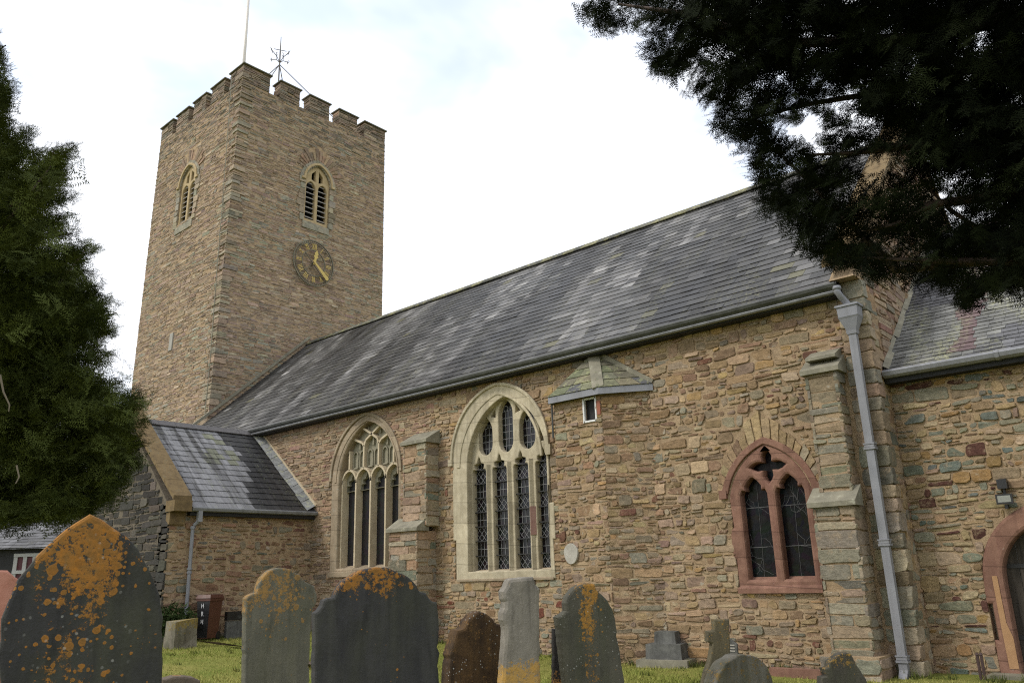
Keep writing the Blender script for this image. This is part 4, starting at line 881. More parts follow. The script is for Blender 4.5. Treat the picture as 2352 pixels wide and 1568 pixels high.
# raggle of an older, steeper roof against the tower
rg_ = MB(); rg_.bar((XT + .06, 13.5, 6.75), (XT + .06, RY, RZ + .28), .10, .10, EN); rg_.build('roof_flashing', M_CAP, tower)

# ------------------------------------------------------------------ porch
PX = -19.38; PRX, PRZ = -22.37, 6.02; PEX, PEZ = -19.20, 3.44; PY0 = 9.30; PWX = PRX * 2 - PX
pw = MB(); frPE = ((PX, 0, 0), EY, SZ, EN); frPF = ((0, PY0, 0), SX, SZ, SN)
core(pw, frPE, [(Y, -.2), (PY0, -.2), (PY0, PEZ + .05), (Y, PEZ + .05)], [], .45)
rubble(pw, frPE, [(Y, .1), (PY0 + .02, .1), (PY0 + .02, PEZ), (Y, PEZ)], [], PAL_PORCH, 81, (.08, .2), (.08, .26), gap=.044, split=.5, wave=.028)
pgab = [(PX - .012, -.2), (PWX, -.2), (PWX, PEZ), (PRX, PRZ + .1), (PX - .012, PEZ)]
parch = [(PRX + .9, -.19), (PRX - .9, -.19)] + arch(PRX - .9, PRX + .9, 1.9, 3.0, 8)
core(pw, frPF, pgab, [parch], .45, 2)
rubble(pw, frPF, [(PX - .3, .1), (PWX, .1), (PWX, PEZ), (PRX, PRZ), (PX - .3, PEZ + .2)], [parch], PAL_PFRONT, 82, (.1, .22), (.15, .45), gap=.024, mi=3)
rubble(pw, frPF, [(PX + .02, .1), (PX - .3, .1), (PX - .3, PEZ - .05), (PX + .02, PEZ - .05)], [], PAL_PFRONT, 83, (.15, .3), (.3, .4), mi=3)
pw.box((PWX, PY0 + .45, 0), (PWX + .4, Y, PEZ), (.2, .2, .2), 1)
pwo = pw.build('porch_wall', [M_RUBBLE, M_MORT, M_MORTD, attr_mat('shade_toned_porch_stone', sc=7)], church)  # front face stones carry the tree shade in their palette
Lp = math.hypot(PRX - PEX, PRZ - PEZ); Bp = np.array([(PRX - PEX) / Lp, 0, (PRZ - PEZ) / Lp])
pr = MB()
PSTR = [(1.75, .16, 2.6), (2.12, .07, 3.6), (2.42, .10, 2.0), (2.80, .05, 3.0), (3.2, .035, 2.4), (3.45, .03, 1.2)]
def porch_col(r, u, v):
    # u runs from the nave wall (0) to the front gable; stains run down the slope from course to course
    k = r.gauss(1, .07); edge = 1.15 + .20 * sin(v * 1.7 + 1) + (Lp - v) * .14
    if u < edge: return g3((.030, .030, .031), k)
    if u < 2.4 and v > 1.8 and r.random() < .3: return g3((.15, .155, .11), k)
    return g3((.165, .165, .17), k * (1 + .12 * max(0, u - 2)))  # paler towards the front gable: sky reflection put into the slate colour
slates(pr, (PEX + .04, Y, PEZ - .03), (0, -1, 0), Bp, Y - PY0 - .34, Lp + .02, .27, .26, 84, porch_col, th=.012)
pr.add([(PEX, Y, PEZ - .05), (PEX, PY0 + .3, PEZ - .05), (PRX, PY0 + .3, PRZ - .05), (PRX, Y, PRZ - .05), (2 * PRX - PEX, PY0 + .3, PEZ - .05), (2 * PRX - PEX, Y, PEZ - .05)], [(0, 1, 2, 3), (3, 2, 4, 5)], (.05, .05, .05))
# back part of the porch ridge running onto the nave roof
pr.build('porch_roof', M_SLATEP, church)
pd_ = MB()
for sg in (-1, 1):
    yy = PY0 + .35
    while yy < Y - .05:
        e = min(yy + .5, Y - .02)
        pd_.hexa([(PRX, yy, PRZ + .05), (PRX, e - .008, PRZ + .05), (PRX + sg * .17, e - .008, PRZ - .10), (PRX + sg * .17, yy, PRZ - .10)], [(PRX, yy, PRZ + .085), (PRX, e - .008, PRZ + .085), (PRX + sg * .19, e - .008, PRZ - .075), (PRX + sg * .19, yy, PRZ - .075)]); yy = e
pd_.build('ridge_tiles', plain('dark_ridge_tile', (.085, .08, .08), .6, var=.3), church, fix=True)
pf = MB(); rf = random.Random(12)
for i in range(11):
    a = PEX + (PRX - PEX) * i / 11; b = PEX + (PRX - PEX) * (i + 1.05) / 11; za = PEZ + (PRZ - PEZ) * i / 11; zb = PEZ + (PRZ - PEZ) * (i + 1.05) / 11; w_ = .30 + rf.uniform(-.02, .02)
    pf.add([(a, Y - .02, za + .17), (a, Y - w_, za + .035), (b, Y - w_, zb + .025), (b, Y - .02, zb + .15), (a, Y - w_, za + .02)], [(0, 1, 2, 3), (0, 4, 1)], g3((.20, .205, .20), rf.uniform(.75, 1.25)))
pf.build('wall_fillet', attr_mat('pale_fillet_slate', sc=5, rough=.6, lichen=((.33, .34, .22), 5, .55, .6)), church)
pm = MB(); pm.bar((PEX + .02, Y - .035, PEZ + .17), (PRX, Y - .035, PRZ + .18), .07, .06, SN); pm.build('mortar_flashing', stone_mat('tan_mortar_flashing', (.40, .32, .20), (.5, .42, .30), 5), church)
pg = MB(); pg.prism([(-.02, 0, 0), (.11, 0, 0), (.125, 0, -.03), (.10, 0, -.09), (.05, 0, -.11), (-.02, 0, -.11)], (PEX, PY0 + .45, PEZ + .0), (PEX, Y - .02, PEZ + .0)); pg.build('gutter', M_GUTL, church, fix=True)
psf = MB(); psf.box((PX - .05, PY0 + .45, PEZ - .2), (PEX + .0, Y - .03, PEZ - .04)); psf.build('soffit', M_BLACK, church)
pc = MB(); n = 6
for i in range(n):
    a = i / n; b = (i + .98) / n; P = lambda q: np.array([PEX + .12 + (PRX - PEX - .12) * q, 0, PEZ + .16 + (PRZ + .26 - PEZ - .16) * q]); Q = lambda q: np.array([2 * PRX - (PEX + .12) - (PRX - PEX - .12) * q, 0, PEZ + .16 + (PRZ + .26 - PEZ - .16) * q])
    for R_ in (P, Q): pc.hexa([R_(a) + (0, PY0 - .07, -.02), R_(a) + (0, PY0 + .40, -.02), R_(a) + (0, PY0 + .40, .09), R_(a) + (0, PY0 - .07, .09)], [R_(b) + (0, PY0 - .07, -.02), R_(b) + (0, PY0 + .40, -.02), R_(b) + (0, PY0 + .40, .09), R_(b) + (0, PY0 - .07, .09)])
pc.build('gable_coping', M_CAPY, church, fix=True)
pk_ = MB(); pk_.box((PX - .1, PY0 - .05, PEZ - .12), (PEX + .16, PY0 + .40, PEZ + .14)); pk_.box((PX - .1, PY0 - .02, PEZ - .42), (PX + .09, PY0 + .38, PEZ - .121)); pk_.build('kneeler', M_CAPY, church)
# porch downpipe
qx = PX + .14; qy = PY0 + .56
q_ = MB(); q_.tube([(qx, qy - .0, PEZ - .45), (qx, qy, 1.05), (qx, qy, .62)], .045, 8)
for z_ in (PEZ - .52, 1.95, 1.87, 1.05): q_.tube([(qx, qy, z_), (qx, qy, z_ + .05)], .062, 8)
qo = q_.build('downpipe', M_PIPE, church); q2 = MB(); q2.box((PEX + .0, qy + .05, PEZ - .36), (PEX + .1, qy + .16, PEZ - .06)); q2.tube([(PEX + .05, qy + .1, PEZ - .34), (qx, qy + .02, PEZ - .44), (qx, qy, PEZ - .5)], .045, 8); q2.build('offset_bend', M_GUTL, qo)

# ------------------------------------------------------------------ clock, vane, pole and fittings on the church
ck = thing('tower_clock', 'skeleton clock with gilt roman numerals on the tower wall', 'clock', (XT + .12, 18.69, 14.72))
CX = XT + .13; cy, cz, Rk = 18.69, 14.72, 1.03
def ring(mb, r0, r1, x0, th_):
    v, f = plate(ell(cy, cz, r1, r1, 48), [ell(cy, cz, r0, r0, 48)], th_); mb.add(put(v, (x0, 0, 0), EY, SZ, EN), f)
b = MB(); ring(b, Rk - .035, Rk, CX + .03, .05); ring(b, Rk - .125, Rk - .108, CX + .02, .03); ring(b, .565, .592, CX + .02, .04)
for k in range(60):
    a = 2 * pi * k / 60; b.bar((CX + .01, cy + (Rk - .12) * sin(a), cz + (Rk - .12) * cos(a)), (CX + .01, cy + (Rk - .03) * sin(a), cz + (Rk - .03) * cos(a)), .009, .02, EN)
for k in range(4):
    a = pi / 4 + k * pi / 2; b.bar((CX - .02, cy, cz), (CX - .02, cy + .58 * sin(a), cz + .58 * cos(a)), .022, .03, EN)
    b.tube([(XT - .05, cy + .95 * sin(a), cz + .95 * cos(a)), (CX + .0, cy + .95 * sin(a), cz + .95 * cos(a))], .02, 6)
b.tube([(XT - .05, cy, cz), (CX, cy, cz)], .04, 8)
b.build('dial', M_DIAL, ck)
NUM = ['XII', 'I', 'II', 'III', 'IIII', 'V', 'VI', 'VII', 'VIII', 'IX', 'X', 'XI']
for k, s_ in enumerate(NUM):
    a = 2 * pi * k / 12; nu = MB(); er = np.array([sin(a), cos(a)]); et = np.array([cos(a), -sin(a)]); wd = {'I': .06, 'V': .11, 'X': .11}; tot = sum(wd[c] for c in s_); p = -tot / 2
    W3 = lambda t_, r_: np.array([CX + .045, cy + er[0] * r_ + et[0] * t_, cz + er[1] * r_ + et[1] * t_])
    for c in s_:
        q = p + wd[c] / 2; r0, r1 = .62, .88
        if c == 'I': nu.bar(W3(q, r0), W3(q, r1), .022, .02, EN)
        elif c == 'V': nu.bar(W3(q, r0), W3(q - .045, r1), .022, .02, EN); nu.bar(W3(q, r0), W3(q + .045, r1), .02, .02, EN)
        else: nu.bar(W3(q - .045, r0), W3(q + .045, r1), .02, .02, EN); nu.bar(W3(q + .045, r0), W3(q - .045, r1), .022, .02, EN)
        p += wd[c]
    nu.build('numeral', M_GOLD, ck)
def hand(a, pts, name):
    er = np.array([sin(a), cos(a)]); et = np.array([cos(a), -sin(a)]); h_ = MB()
    v, f = plate([(t_, r_) for t_, r_ in pts], [], .02)
    h_.add([(CX + (.10 if name == 'hour_hand' else .13) + c, cy + er[0] * r_ + et[0] * t_, cz + er[1] * r_ + et[1] * t_) for t_, r_, c in v], f); h_.build(name, M_GOLD, ck)
hand(radians(10), [(-.05, -.1), (.05, -.1), (.055, .22), (.12, .30), (.055, .36), (.10, .44), (0, .60), (-.10, .44), (-.055, .36), (-.12, .30), (-.055, .22)], 'hour_hand')
hand(radians(133), [(-.035, -.12), (.035, -.12), (.05, .2), (.07, .55), (.085, .90), (0, .95), (-.085, .90), (-.07, .55), (-.05, .2)], 'minute_hand')
# flagpole
fp0 = np.array([-30.6, 16.4, 22.0]); fp = MB(); fp.tube([fp0, fp0 + (0, .0, 4), fp0 + (0, 0, 9.0)], [.085, .075, .05], 10); fp.tube([fp0 + (0, 0, 9.0), fp0 + (0, 0, 9.06), fp0 + (0, 0, 9.12)], [.02, .09, .02], 8)
tag(fp.build('flagpole', M_POLE, smooth=True), 'tall off white flagpole rising behind the tower corner', 'flagpole')
hy = MB()
# weathervane
wv = thing('weathervane', 'iron weathervane on four stays above the tower roof', 'weathervane', (-31.0, 18.5, 22.0))
b = MB(); c0 = np.array([-31.0, 18.5, 0]); b.tube([c0 + (0, 0, 22), c0 + (0, 0, 26.9)], .04, 6); b.tube([c0 + (0, 0, 26.9), c0 + (0, 0, 27.75)], [.035, .018], 6); b.build('spindle', M_RUST, wv)
for dx, dy in ((2.6, 3.2), (-2.6, 3.2), (2.6, -2.6), (-2.6, -2.6)):
    s_ = MB(); s_.tube([c0 + (0, 0, 26.15), c0 + (dx, dy, 21.9)], .022, 5); s_.build('stay', M_RUST, wv)
for a, rise in ((.25, .3), (.25 + pi / 2, .25), (.25 + pi, .3), (.25 + 1.5 * pi, .3)):
    d = np.array([cos(a), sin(a), 0]); ar = MB()
    ar.tube([c0 + (0, 0, 26.25), c0 + d * .22 + (0, 0, 26.5), c0 + d * .55 + (0, 0, 26.62)], .02, 5)
    ar.tube([c0 + d * .2 + (0, 0, 26.48), c0 + d * .26 + (0, 0, 26.68), c0 + d * .14 + (0, 0, 26.78)], .015, 5)
    ar.tube([c0 + d * .52 + (0, 0, 26.5), c0 + d * .58 + (0, 0, 26.74)], .018, 5); ar.tube([c0 + d * .52 + (0, 0, 26.52), c0 + d * .66 + (0, 0, 26.72)], .014, 5)
    ar.build('compass_arm', M_RUST, wv)
pa = MB(); d = np.array([.45, .9, 0]); d /= np.linalg.norm(d); pa.tube([c0 - d * .3 + (0, 0, 26.98), c0 + d * .3 + (0, 0, 26.98)], .018, 5); pa.build('pointer', M_RUST, wv)
# lightning conductor
lc = MB(); pts_ = []
for px, py in ((533, 172), (527, 250), (516, 400), (503, 560), (492, 700), (482, 830), (470, 955)):
    yy = TY0 + .40 * (((1568 - py) * .02) - 8) / 15
    zq = ony(px, py, 14.6)[2]; p = ony(px, py, TY0 + .40 * (zq - 8) / 15 - .07); pts_.append(p)
lc.tube(pts_, .013, 5); tag(lc.build('lightning_conductor', M_COND), 'thin metal lightning conductor strip running down the tower corner', 'conductor')
# floodlight and sensor
lp = ony(2308, 1145, YC - .12); fll = thing('floodlight', 'small black floodlight with a sensor above, over the red doorway', 'floodlight', lp)
b = MB(); b.box((lp[0] - .11, lp[1] - .05, lp[2] - .075), (lp[0] + .11, lp[1] + .0, lp[2] + .07)); b.build('lamp_body', M_BLK, fll)
b = MB(); b.box((lp[0] - .085, lp[1] - .056, lp[2] - .05), (lp[0] + .085, lp[1] - .0505, lp[2] + .045)); b.build('lamp_glass', plain('lamp_glass', (.22, .23, .20), .2), fll)
b = MB(); b.box((lp[0] - .02, lp[1] - .0, lp[2] - .14), (lp[0] + .02, YC - .02, lp[2] - .08)); b.box((lp[0] - .015, YC - .06, lp[2] + .0), (lp[0] + .015, YC - .02, lp[2] + .22)); b.build('bracket', M_BLK, fll)
b = MB(); b.box((lp[0] - .065, lp[1] - .02, lp[2] + .15), (lp[0] + .065, YC - .02, lp[2] + .29)); b.build('motion_sensor', M_BLK, fll)

# ================================================================== THE CHURCHYARD
SPOT = {}
def grave_mat(*a, **k): return lambda lo, hi: _grave_mat(lo, hi, *a, **k)
def _grave_mat(vlo, vhi, name, c0, c1, streak, lich=(.36, .145, .018), lich2=(.22, .115, .03), zr=(.5, 1.2), band=None, amt=.5, spots=(9, 22), white=0.0, sc=4, crust=1.0, green=0.0, spot_add=.16):
    """weathered slab; lichen colonies of its own shape: z range of growth (object space), optional vertical band (u0,width,weight)"""
    m, t = mat(name); o = t.obj(); sep = t.n.new('ShaderNodeSeparateXYZ'); t.l.new(o, sep.inputs[0])
    n = t.noise(o, sc, 6, .6); nf = t.noise(o, sc * 10, 4, .65); b = t.mix(t.rng(n, .3, .7), c0, c1)
    ns = t.noise(t.obj((7, 7, .6)), 1.6, 5, .6); b = t.mix(t.math('MULTIPLY', t.rng(ns, .45, .7), streak[1]), b, streak[0]); b = t.mix(t.math('MULTIPLY', t.rng(t.noise(t.obj((4, 4, .8)), 2.4, 5, .65), .54, .66), .6), b, g3(c0, .45)); b = t.mix(t.math('MULTIPLY', t.rng(t.noise(o, 40, 4, .75), .62, .70), .5), b, g3(c1, 2.2))
    if green: b = t.mix(t.math('MULTIPLY', t.rng(t.noise(t.obj((3, 3, 1)), 2.2, 4, .6), .42, .66), green), b, (.075, .078, .045))
    zr = [vlo + (vhi - vlo) * q for q in zr]; zz = t.rng(sep.outputs[2], zr[0], zr[1], 0, 1, True)
    reg = t.math('MULTIPLY', zz, amt)
    if band:
        dx = t.math('ABSOLUTE', t.math('ADD', t.math('SUBTRACT', sep.outputs[0], band[0]), t.rng(t.noise(o, 5, 5, .7), .25, .75, -band[1] * .9, band[1] * .9))); reg = t.math('ADD', reg, t.math('MULTIPLY', t.rng(dx, band[1] * .25, band[1], 1, 0, True), band[2]))
    reg = t.math('ADD', reg, t.rng(t.noise(o, 3.5, 4, .6), .3, .7, -.28, .28))
    dv = t('ShaderNodeVectorMath', props={'operation': 'ADD'}, i0=o, i1=t('ShaderNodeVectorMath', props={'operation': 'SCALE'}, i0=t.noise(o, 18, 3, .6, out=1), Scale=.018))
    tot = None; rim = None
    for s_ in spots:
        vo = t.n.new('ShaderNodeTexVoronoi'); t.set(vo.inputs['Vector'], dv); vo.inputs['Scale'].default_value = s_
        sc_ = t.n.new('ShaderNodeSeparateColor'); t.l.new(vo.outputs['Color'], sc_.inputs[0])
        rad = t.math('MULTIPLY', t.math('MULTIPLY', t.math('ADD', reg, spot_add), t.rng(sc_.outputs[0], .28, 1, .0, 1.0)), .56)
        d = t.math('SUBTRACT', rad, vo.outputs['Distance']); k = t.rng(d, 0, .05)
        rr_ = t.math('MULTIPLY', k, t.rng(d, .06, .16, 1, .45))
        tot = k if tot is None else t.math('MAXIMUM', tot, k); rim = rr_ if rim is None else t.math('MAXIMUM', rim, rr_)
    cr_ = t.math('MULTIPLY', t.rng(t.math('ADD', reg, t.math('ADD', t.rng(t.noise(o, 20, 6, .8), .25, .75, -.55, .50), t.rng(t.noise(o, 75, 3, .7), .25, .75, -.22, .22))), .56, .70), crust)
    al = t.math('MAXIMUM', tot, cr_)
    lc_ = t.mix(t.rng(t.noise(o, 30, 5, .7), .35, .65), lich2, lich); lc_ = t.mix(t.math('MULTIPLY', t.math('SUBTRACT', tot, rim), .7), lc_, g3(lich2, .6))
    b = t.mix(t.math('MULTIPLY', al, .92), b, lc_)
    if white:
        vo = t.n.new('ShaderNodeTexVoronoi'); t.set(vo.inputs['Vector'], dv); vo.inputs['Scale'].default_value = 34
        wm = t.math('MULTIPLY', t.rng(vo.outputs['Distance'], .20, .14), t.rng(t.noise(o, 3, 3, .6), .50, .58)); b = t.mix(t.math('MULTIPLY', wm, white), b, (.50, .50, .47))
    finish(t, b, .85, t.math('ADD', t.math('ADD', n, nf), t.math('MULTIPLY', al, .4)), .4, .012, .3); return m
def headstone(label, px, dist, alpha, thick, m, bev=.012, name='headstone', cat='gravestone', ref=None, group='gravestones in the churchyard', deep=None):
    """px: outline seen from the camera station, taken onto the slab's own upright plane at dist metres"""
    xs_ = [p[0] for p in px]; ys_ = [p[1] for p in px]; rx, ry = ref or ((min(xs_) + max(xs_)) / 2, sum(ys_) / len(ys_))
    c = ond(rx, ry, dist); back = c - CAM; back[2] = 0; back /= np.linalg.norm(back)
    nrm = -back; ca, sa = cos(alpha), sin(alpha); nrm = np.array([nrm[0] * ca - nrm[1] * sa, nrm[0] * sa + nrm[1] * ca, 0]); U = np.array([-nrm[1], nrm[0], 0])
    gx, gy = c[0], c[1]; base = np.array([gx, gy, gz(gx, gy)])
    L_ = []
    for x, y in px:
        d = ray(x, y); k = ((c - CAM) @ nrm) / (d @ nrm); P = CAM + d * k; L_.append(((P - base) @ U, P[2] - base[2]))
    lo = [p for p in L_]; (ua, va), (ub, vb) = lo[0], lo[-1]
    # carry both sides down into the turf
    def down(p, q): 
        s_ = 0 if abs(q[1] - p[1]) < 1e-4 else (p[0] - q[0]) / (p[1] - q[1]); s_ = max(-.12, min(.12, s_)); return (p[0] + s_ * (-.25 - p[1]), -.25)
    L_ = [down(lo[0], lo[1])] + lo + [down(lo[-1], lo[-2])]
    rj = random.Random(len(label)); fine = [L_[0]]     # worn, slightly chipped edge
    for p, q in zip(L_, L_[1:]):
        n_ = max(1, int(math.hypot(q[0] - p[0], q[1] - p[1]) / .03)); ln = math.hypot(q[0] - p[0], q[1] - p[1]) + 1e-6; chip = 0
        for k in range(1, n_ + 1):
            if rj.random() < .05: chip = rj.uniform(.004, .010)
            e = rj.gauss(0, .0016) - chip; chip *= .5 if rj.random() < .6 else 0; fine.append((p[0] + (q[0] - p[0]) * k / n_ - (q[1] - p[1]) / ln * e, p[1] + (q[1] - p[1]) * k / n_ + (q[0] - p[0]) / ln * e))
    L_ = fine
    v, f = plate(L_, [], thick, bev)
    b = MB(); b.add([(q[0], -q[2], q[1]) for q in v], f)
    o = b.build(name, m(min(q[1] for q in lo), max(q[1] for q in lo)) if callable(m) else m); o.location = tuple(base); o.rotation_euler = (0, 0, atan2(U[1], U[0]))
    tag(o, label, cat, group); return o
z3 = lambda L_: [(x * .7214 / 1.7415, (1600 + y * .7214) / 1.7415) for x, y in L_]
z4 = lambda L_: [((900 + x * .4677) / 1.7415, (2000 + y * .4677) / 1.7415) for x, y in L_]
z5 = lambda L_: [((1650 + x * .3827) / 1.7415, (2250 + y * .3827) / 1.7415) for x, y in L_]
z6 = lambda L_: [((2700 + x * .5935) / 1.7415, (1900 + y * .5935) / 1.7415) for x, y in L_]
z9 = lambda L_: [((2300 + x * .5952) / 1.7415, (2350 + y * .5952) / 1.7415) for x, y in L_]
SL0, SL1 = (.020, .020, .021), (.040, .039, .038)
s1 = headstone('dark slate pointed headstone with thick orange lichen, largest and nearest', z3([(-10, 1568), (-8, 1400), (5, 1210), (35, 1130), (100, 990), (155, 920), (215, 855), (330, 745), (425, 672), (500, 630), (565, 662), (690, 740), (770, 830), (840, 960), (885, 1080), (905, 1210), (904, 1400), (903, 1568)]), 3.3, radians(4), .08,
    grave_mat('slab_pointed', SL0, SL1, ((.055, .055, .055), .4), zr=(.30, .78), band=(.02, .17, .42), amt=.40, spots=(25, 47), white=.3, green=.45, spot_add=.50))
headstone('pale grey green headstone with rounded top and mottled orange edges', z3([(1358, 1568), (1366, 1100), (1375, 1085), (1425, 1062), (1437, 1020), (1455, 980), (1495, 942), (1548, 926), (1610, 933), (1660, 965), (1690, 1000), (1702, 1010), (1745, 1030), (1764, 1080), (1757, 1120), (1735, 1160), (1722, 1300), (1716, 1568)]), 6.4, radians(20), .10,
    grave_mat('slab_mottled', (.10, .098, .075), (.165, .155, .115), ((.06, .06, .055), .6), lich=(.34, .19, .05), lich2=(.24, .15, .06), zr=(.1, .8), amt=.62, spots=(16, 34), green=.4, spot_add=.2))
headstone('dark slate headstone with scrolled shoulders and orange lichen on its crown', z4([(765, 1568), (770, 965), (800, 945), (830, 900), (845, 855), (880, 838), (935, 828), (960, 770), (1020, 690), (1110, 620), (1200, 585), (1290, 570), (1390, 575), (1490, 605), (1570, 655), (1640, 720), (1668, 780), (1725, 790), (1745, 835), (1775, 862), (1815, 880), (1830, 1000), (1840, 1568)]), 4.6, radians(17), .09,
    grave_mat('slab_scrolled', SL0, (.044, .043, .044), ((.065, .063, .062), .5), zr=(.62, .86), amt=.52, band=(.04, .26, .12), spots=(14, 30), spot_add=.14, green=.3))
headstone('small brown crusty headstone blotched with white and rust lichen', z5([(380, 1257), (395, 960), (440, 800), (470, 700), (545, 680), (580, 610), (640, 540), (700, 505), (780, 530), (850, 590), (875, 640), (930, 640), (968, 690), (960, 900), (930, 1257)]), 7.2, radians(30), .15,
    grave_mat('slab_brown', (.045, .026, .014), (.13, .075, .03), ((.025, .018, .012), .8), lich=(.26, .135, .04), lich2=(.13, .075, .028), zr=(-.8, .1), amt=.36, spots=(14, 30), white=.95, sc=7), bev=.02)
headstone('pale pinkish grey cross stump with broken arms and yellow lichen foot', z5([(930, 1257), (968, 700), (960, 660), (930, 600), (935, 520), (962, 470), (962, 410), (945, 380), (940, 300), (975, 250), (1000, 178), (1040, 160), (1150, 150), (1270, 145), (1295, 230), (1340, 270), (1330, 420), (1335, 560), (1340, 900), (1345, 1257)]), 6.6, radians(14), .17,
    grave_mat('slab_cross', (.15, .135, .11), (.27, .245, .205), ((.15, .14, .125), .6), lich=(.46, .26, .05), lich2=(.34, .22, .08), zr=(.38, .12), amt=.78, spots=(12, 26), sc=5), bev=.03)
headstone('dark green slate headstone leaning, with an orange lichen seam', z5([(1600, 1257), (1530, 700), (1510, 570), (1570, 538), (1608, 500), (1600, 420), (1622, 350), (1680, 270), (1760, 225), (1840, 205), (1910, 225), (1970, 310), (2050, 400), (2100, 480), (2130, 620), (2170, 900), (2225, 1257)]), 7.0, radians(22), .12,
    grave_mat('slab_seam', (.045, .045, .036), (.095, .09, .068), ((.12, .11, .085), .55), lich=(.42, .20, .03), lich2=(.27, .15, .04), zr=(.3, 1.1), band=(-.02, .11, .52), amt=.26, spots=(20, 40), white=.5, green=.5), bev=.02)
headstone('low black edge slab behind the leaning dark green headstone', z5([(1470, 1257), (1474, 690), (1530, 685), (1650, 700), (1650, 1257)]), 7.5, radians(15), .08,
    grave_mat('slab_edge', (.018, .017, .016), (.035, .03, .027), ((.03, .03, .03), .4), lich=(.40, .20, .05), lich2=(.3, .15, .05), zr=(.5, .0), amt=.7, spots=(14, 28)))
headstone('squat round topped mossy headstone with a broad pale rim', z6([(280, 1400), (300, 1330), (350, 1260), (420, 1215), (490, 1203), (560, 1225), (620, 1280), (655, 1360), (664, 1400)]), 7.6, radians(40), .17,
    grave_mat('slab_round', (.05, .048, .035), (.12, .11, .085), ((.19, .18, .16), .5), lich=(.20, .12, .03), lich2=(.12, .09, .03), zr=(-1, 0), amt=.42, spots=(14, 30), green=.6), ref=(1690, 1530))
headstone('dark mossy headstone with stepped shoulders by the buttress foot', z6([(990, 1400), (990, 1362), (1030, 1352), (1005, 1304), (1040, 1295), (1047, 1258), (1100, 1210), (1150, 1187), (1190, 1205), (1218, 1260), (1250, 1310), (1288, 1368), (1300, 1400)]), 9.5, radians(24), .14,
    grave_mat('slab_stepped', (.03, .028, .024), (.07, .065, .05), ((.10, .09, .07), .5), lich=(.34, .20, .04), lich2=(.2, .13, .04), zr=(.0, .8), amt=.55, spots=(14, 30), green=.5), ref=(1935, 1530))
headstone('weathered stone cross with orange lichen standing near the church wall', z9([(862, 640), (880, 560), (905, 500), (925, 375), (890, 360), (890, 292), (935, 288), (935, 212), (1040, 210), (1042, 300), (1045, 420), (1040, 640)]), 12.6, radians(18), .16,
    grave_mat('slab_lichen_cross', (.07, .062, .042), (.15, .125, .07), ((.07, .06, .04), .5), lich=(.42, .22, .03), lich2=(.28, .17, .05), zr=(-.2, 1.2), amt=.45, spots=(14, 26)), bev=.02)
headstone('pink granite headstone with cut corners at the frame edge', [(-40, 1500), (-40, 1310), (18, 1309), (44, 1330), (30, 1360), (30, 1500)], 6.5, radians(8), .12,
    stone_mat('pink_granite', (.36, .15, .105), (.50, .24, .18), 9, .6, streak=((.22, .13, .08), .3)))
headstone('top of a low brown gravestone poking above the frame bottom', [(371, 1575), (374, 1560), (398, 1553), (420, 1552), (445, 1555), (460, 1562), (462, 1575)], 5.6, radians(10), .12,
    grave_mat('slab_low', (.08, .06, .045), (.15, .12, .09), ((.07, .06, .05), .4), lich=(.3, .2, .08), zr=(.0, 1.0), amt=.4))
# low mossy tomb near the porch
tz = onz(412, 1490, .28); tb = MB(); rt_ = random.Random(5)
for k_ in range(3):   # three rough courses of an old box tomb, each a little out of line
    z0, z1 = -.05 + .30 * k_, .26 + .30 * k_; jx = [rt_.gauss(0, .025) for _ in range(8)]; hx, hy = .27 - .015 * k_, .27 - .012 * k_
    tb.hexa([(tz[0] - hx + jx[0], tz[1] - hy, z0), (tz[0] + hx + jx[1], tz[1] - hy, z0), (tz[0] + hx + jx[2], tz[1] + hy, z0), (tz[0] - hx + jx[3], tz[1] + hy, z0)], [(tz[0] - hx + jx[4], tz[1] - hy + .02, z1 + jx[1]), (tz[0] + hx + jx[5], tz[1] - hy, z1 + jx[2]), (tz[0] + hx + jx[6], tz[1] + hy, z1 + jx[3]), (tz[0] - hx + jx[7], tz[1] + hy - .03, z1)])
tag(tb.build('tomb', grave_mat('tomb_stone', (.09, .078, .055), (.25, .225, .17), ((.08, .07, .05), .6), lich=(.26, .19, .03), lich2=(.13, .09, .04), zr=(.2, .9), amt=.66, spots=(7, 14), sc=3, green=.5)(.2, 1.0)), 'low mossy box tomb near the porch corner', 'tomb')
# cross base in three steps
pb = onz(1540, 1526, 0); pdl = thing('cross_base', 'stepped grey stone base of a lost cross before the wall', 'cross base', pb)
ang = radians(12)
def rotbox(hx, hy, z0, z1, top=1.0, name='step', m=M_CONC):
    b = MB(); R_ = np.array([[cos(ang), -sin(ang)], [sin(ang), cos(ang)]]); P = lambda x, y, z: (*(R_ @ np.array([x, y]) + pb[:2]), z)
    b.hexa([P(-hx, -hy, z0), P(hx, -hy, z0), P(hx, hy, z0), P(-hx, hy, z0)], [P(-hx * top, -hy * top, z1), P(hx * top, -hy * top, z1), P(hx * top, hy * top, z1), P(-hx * top, hy * top, z1)]); return b.build(name, m, pdl)
rotbox(.47, .47, -.1, .12, .99, 'base_slab', M_CAP); rotbox(.33, .33, .12, .37, .97); rotbox(.20, .20, .37, .57, .93)
# kerb
ka = onz(1775, 1527, .15); kb = onz(1893, 1533, .15); kd = MB(); ka[1] = kb[1] = Y - .75
kd.box((ka[0], Y - .85, -.1), (kb[0], Y - .70, .13)); tag(kd.build('kerb', M_RED), 'low red sandstone grave kerb along the wall foot', 'kerb')
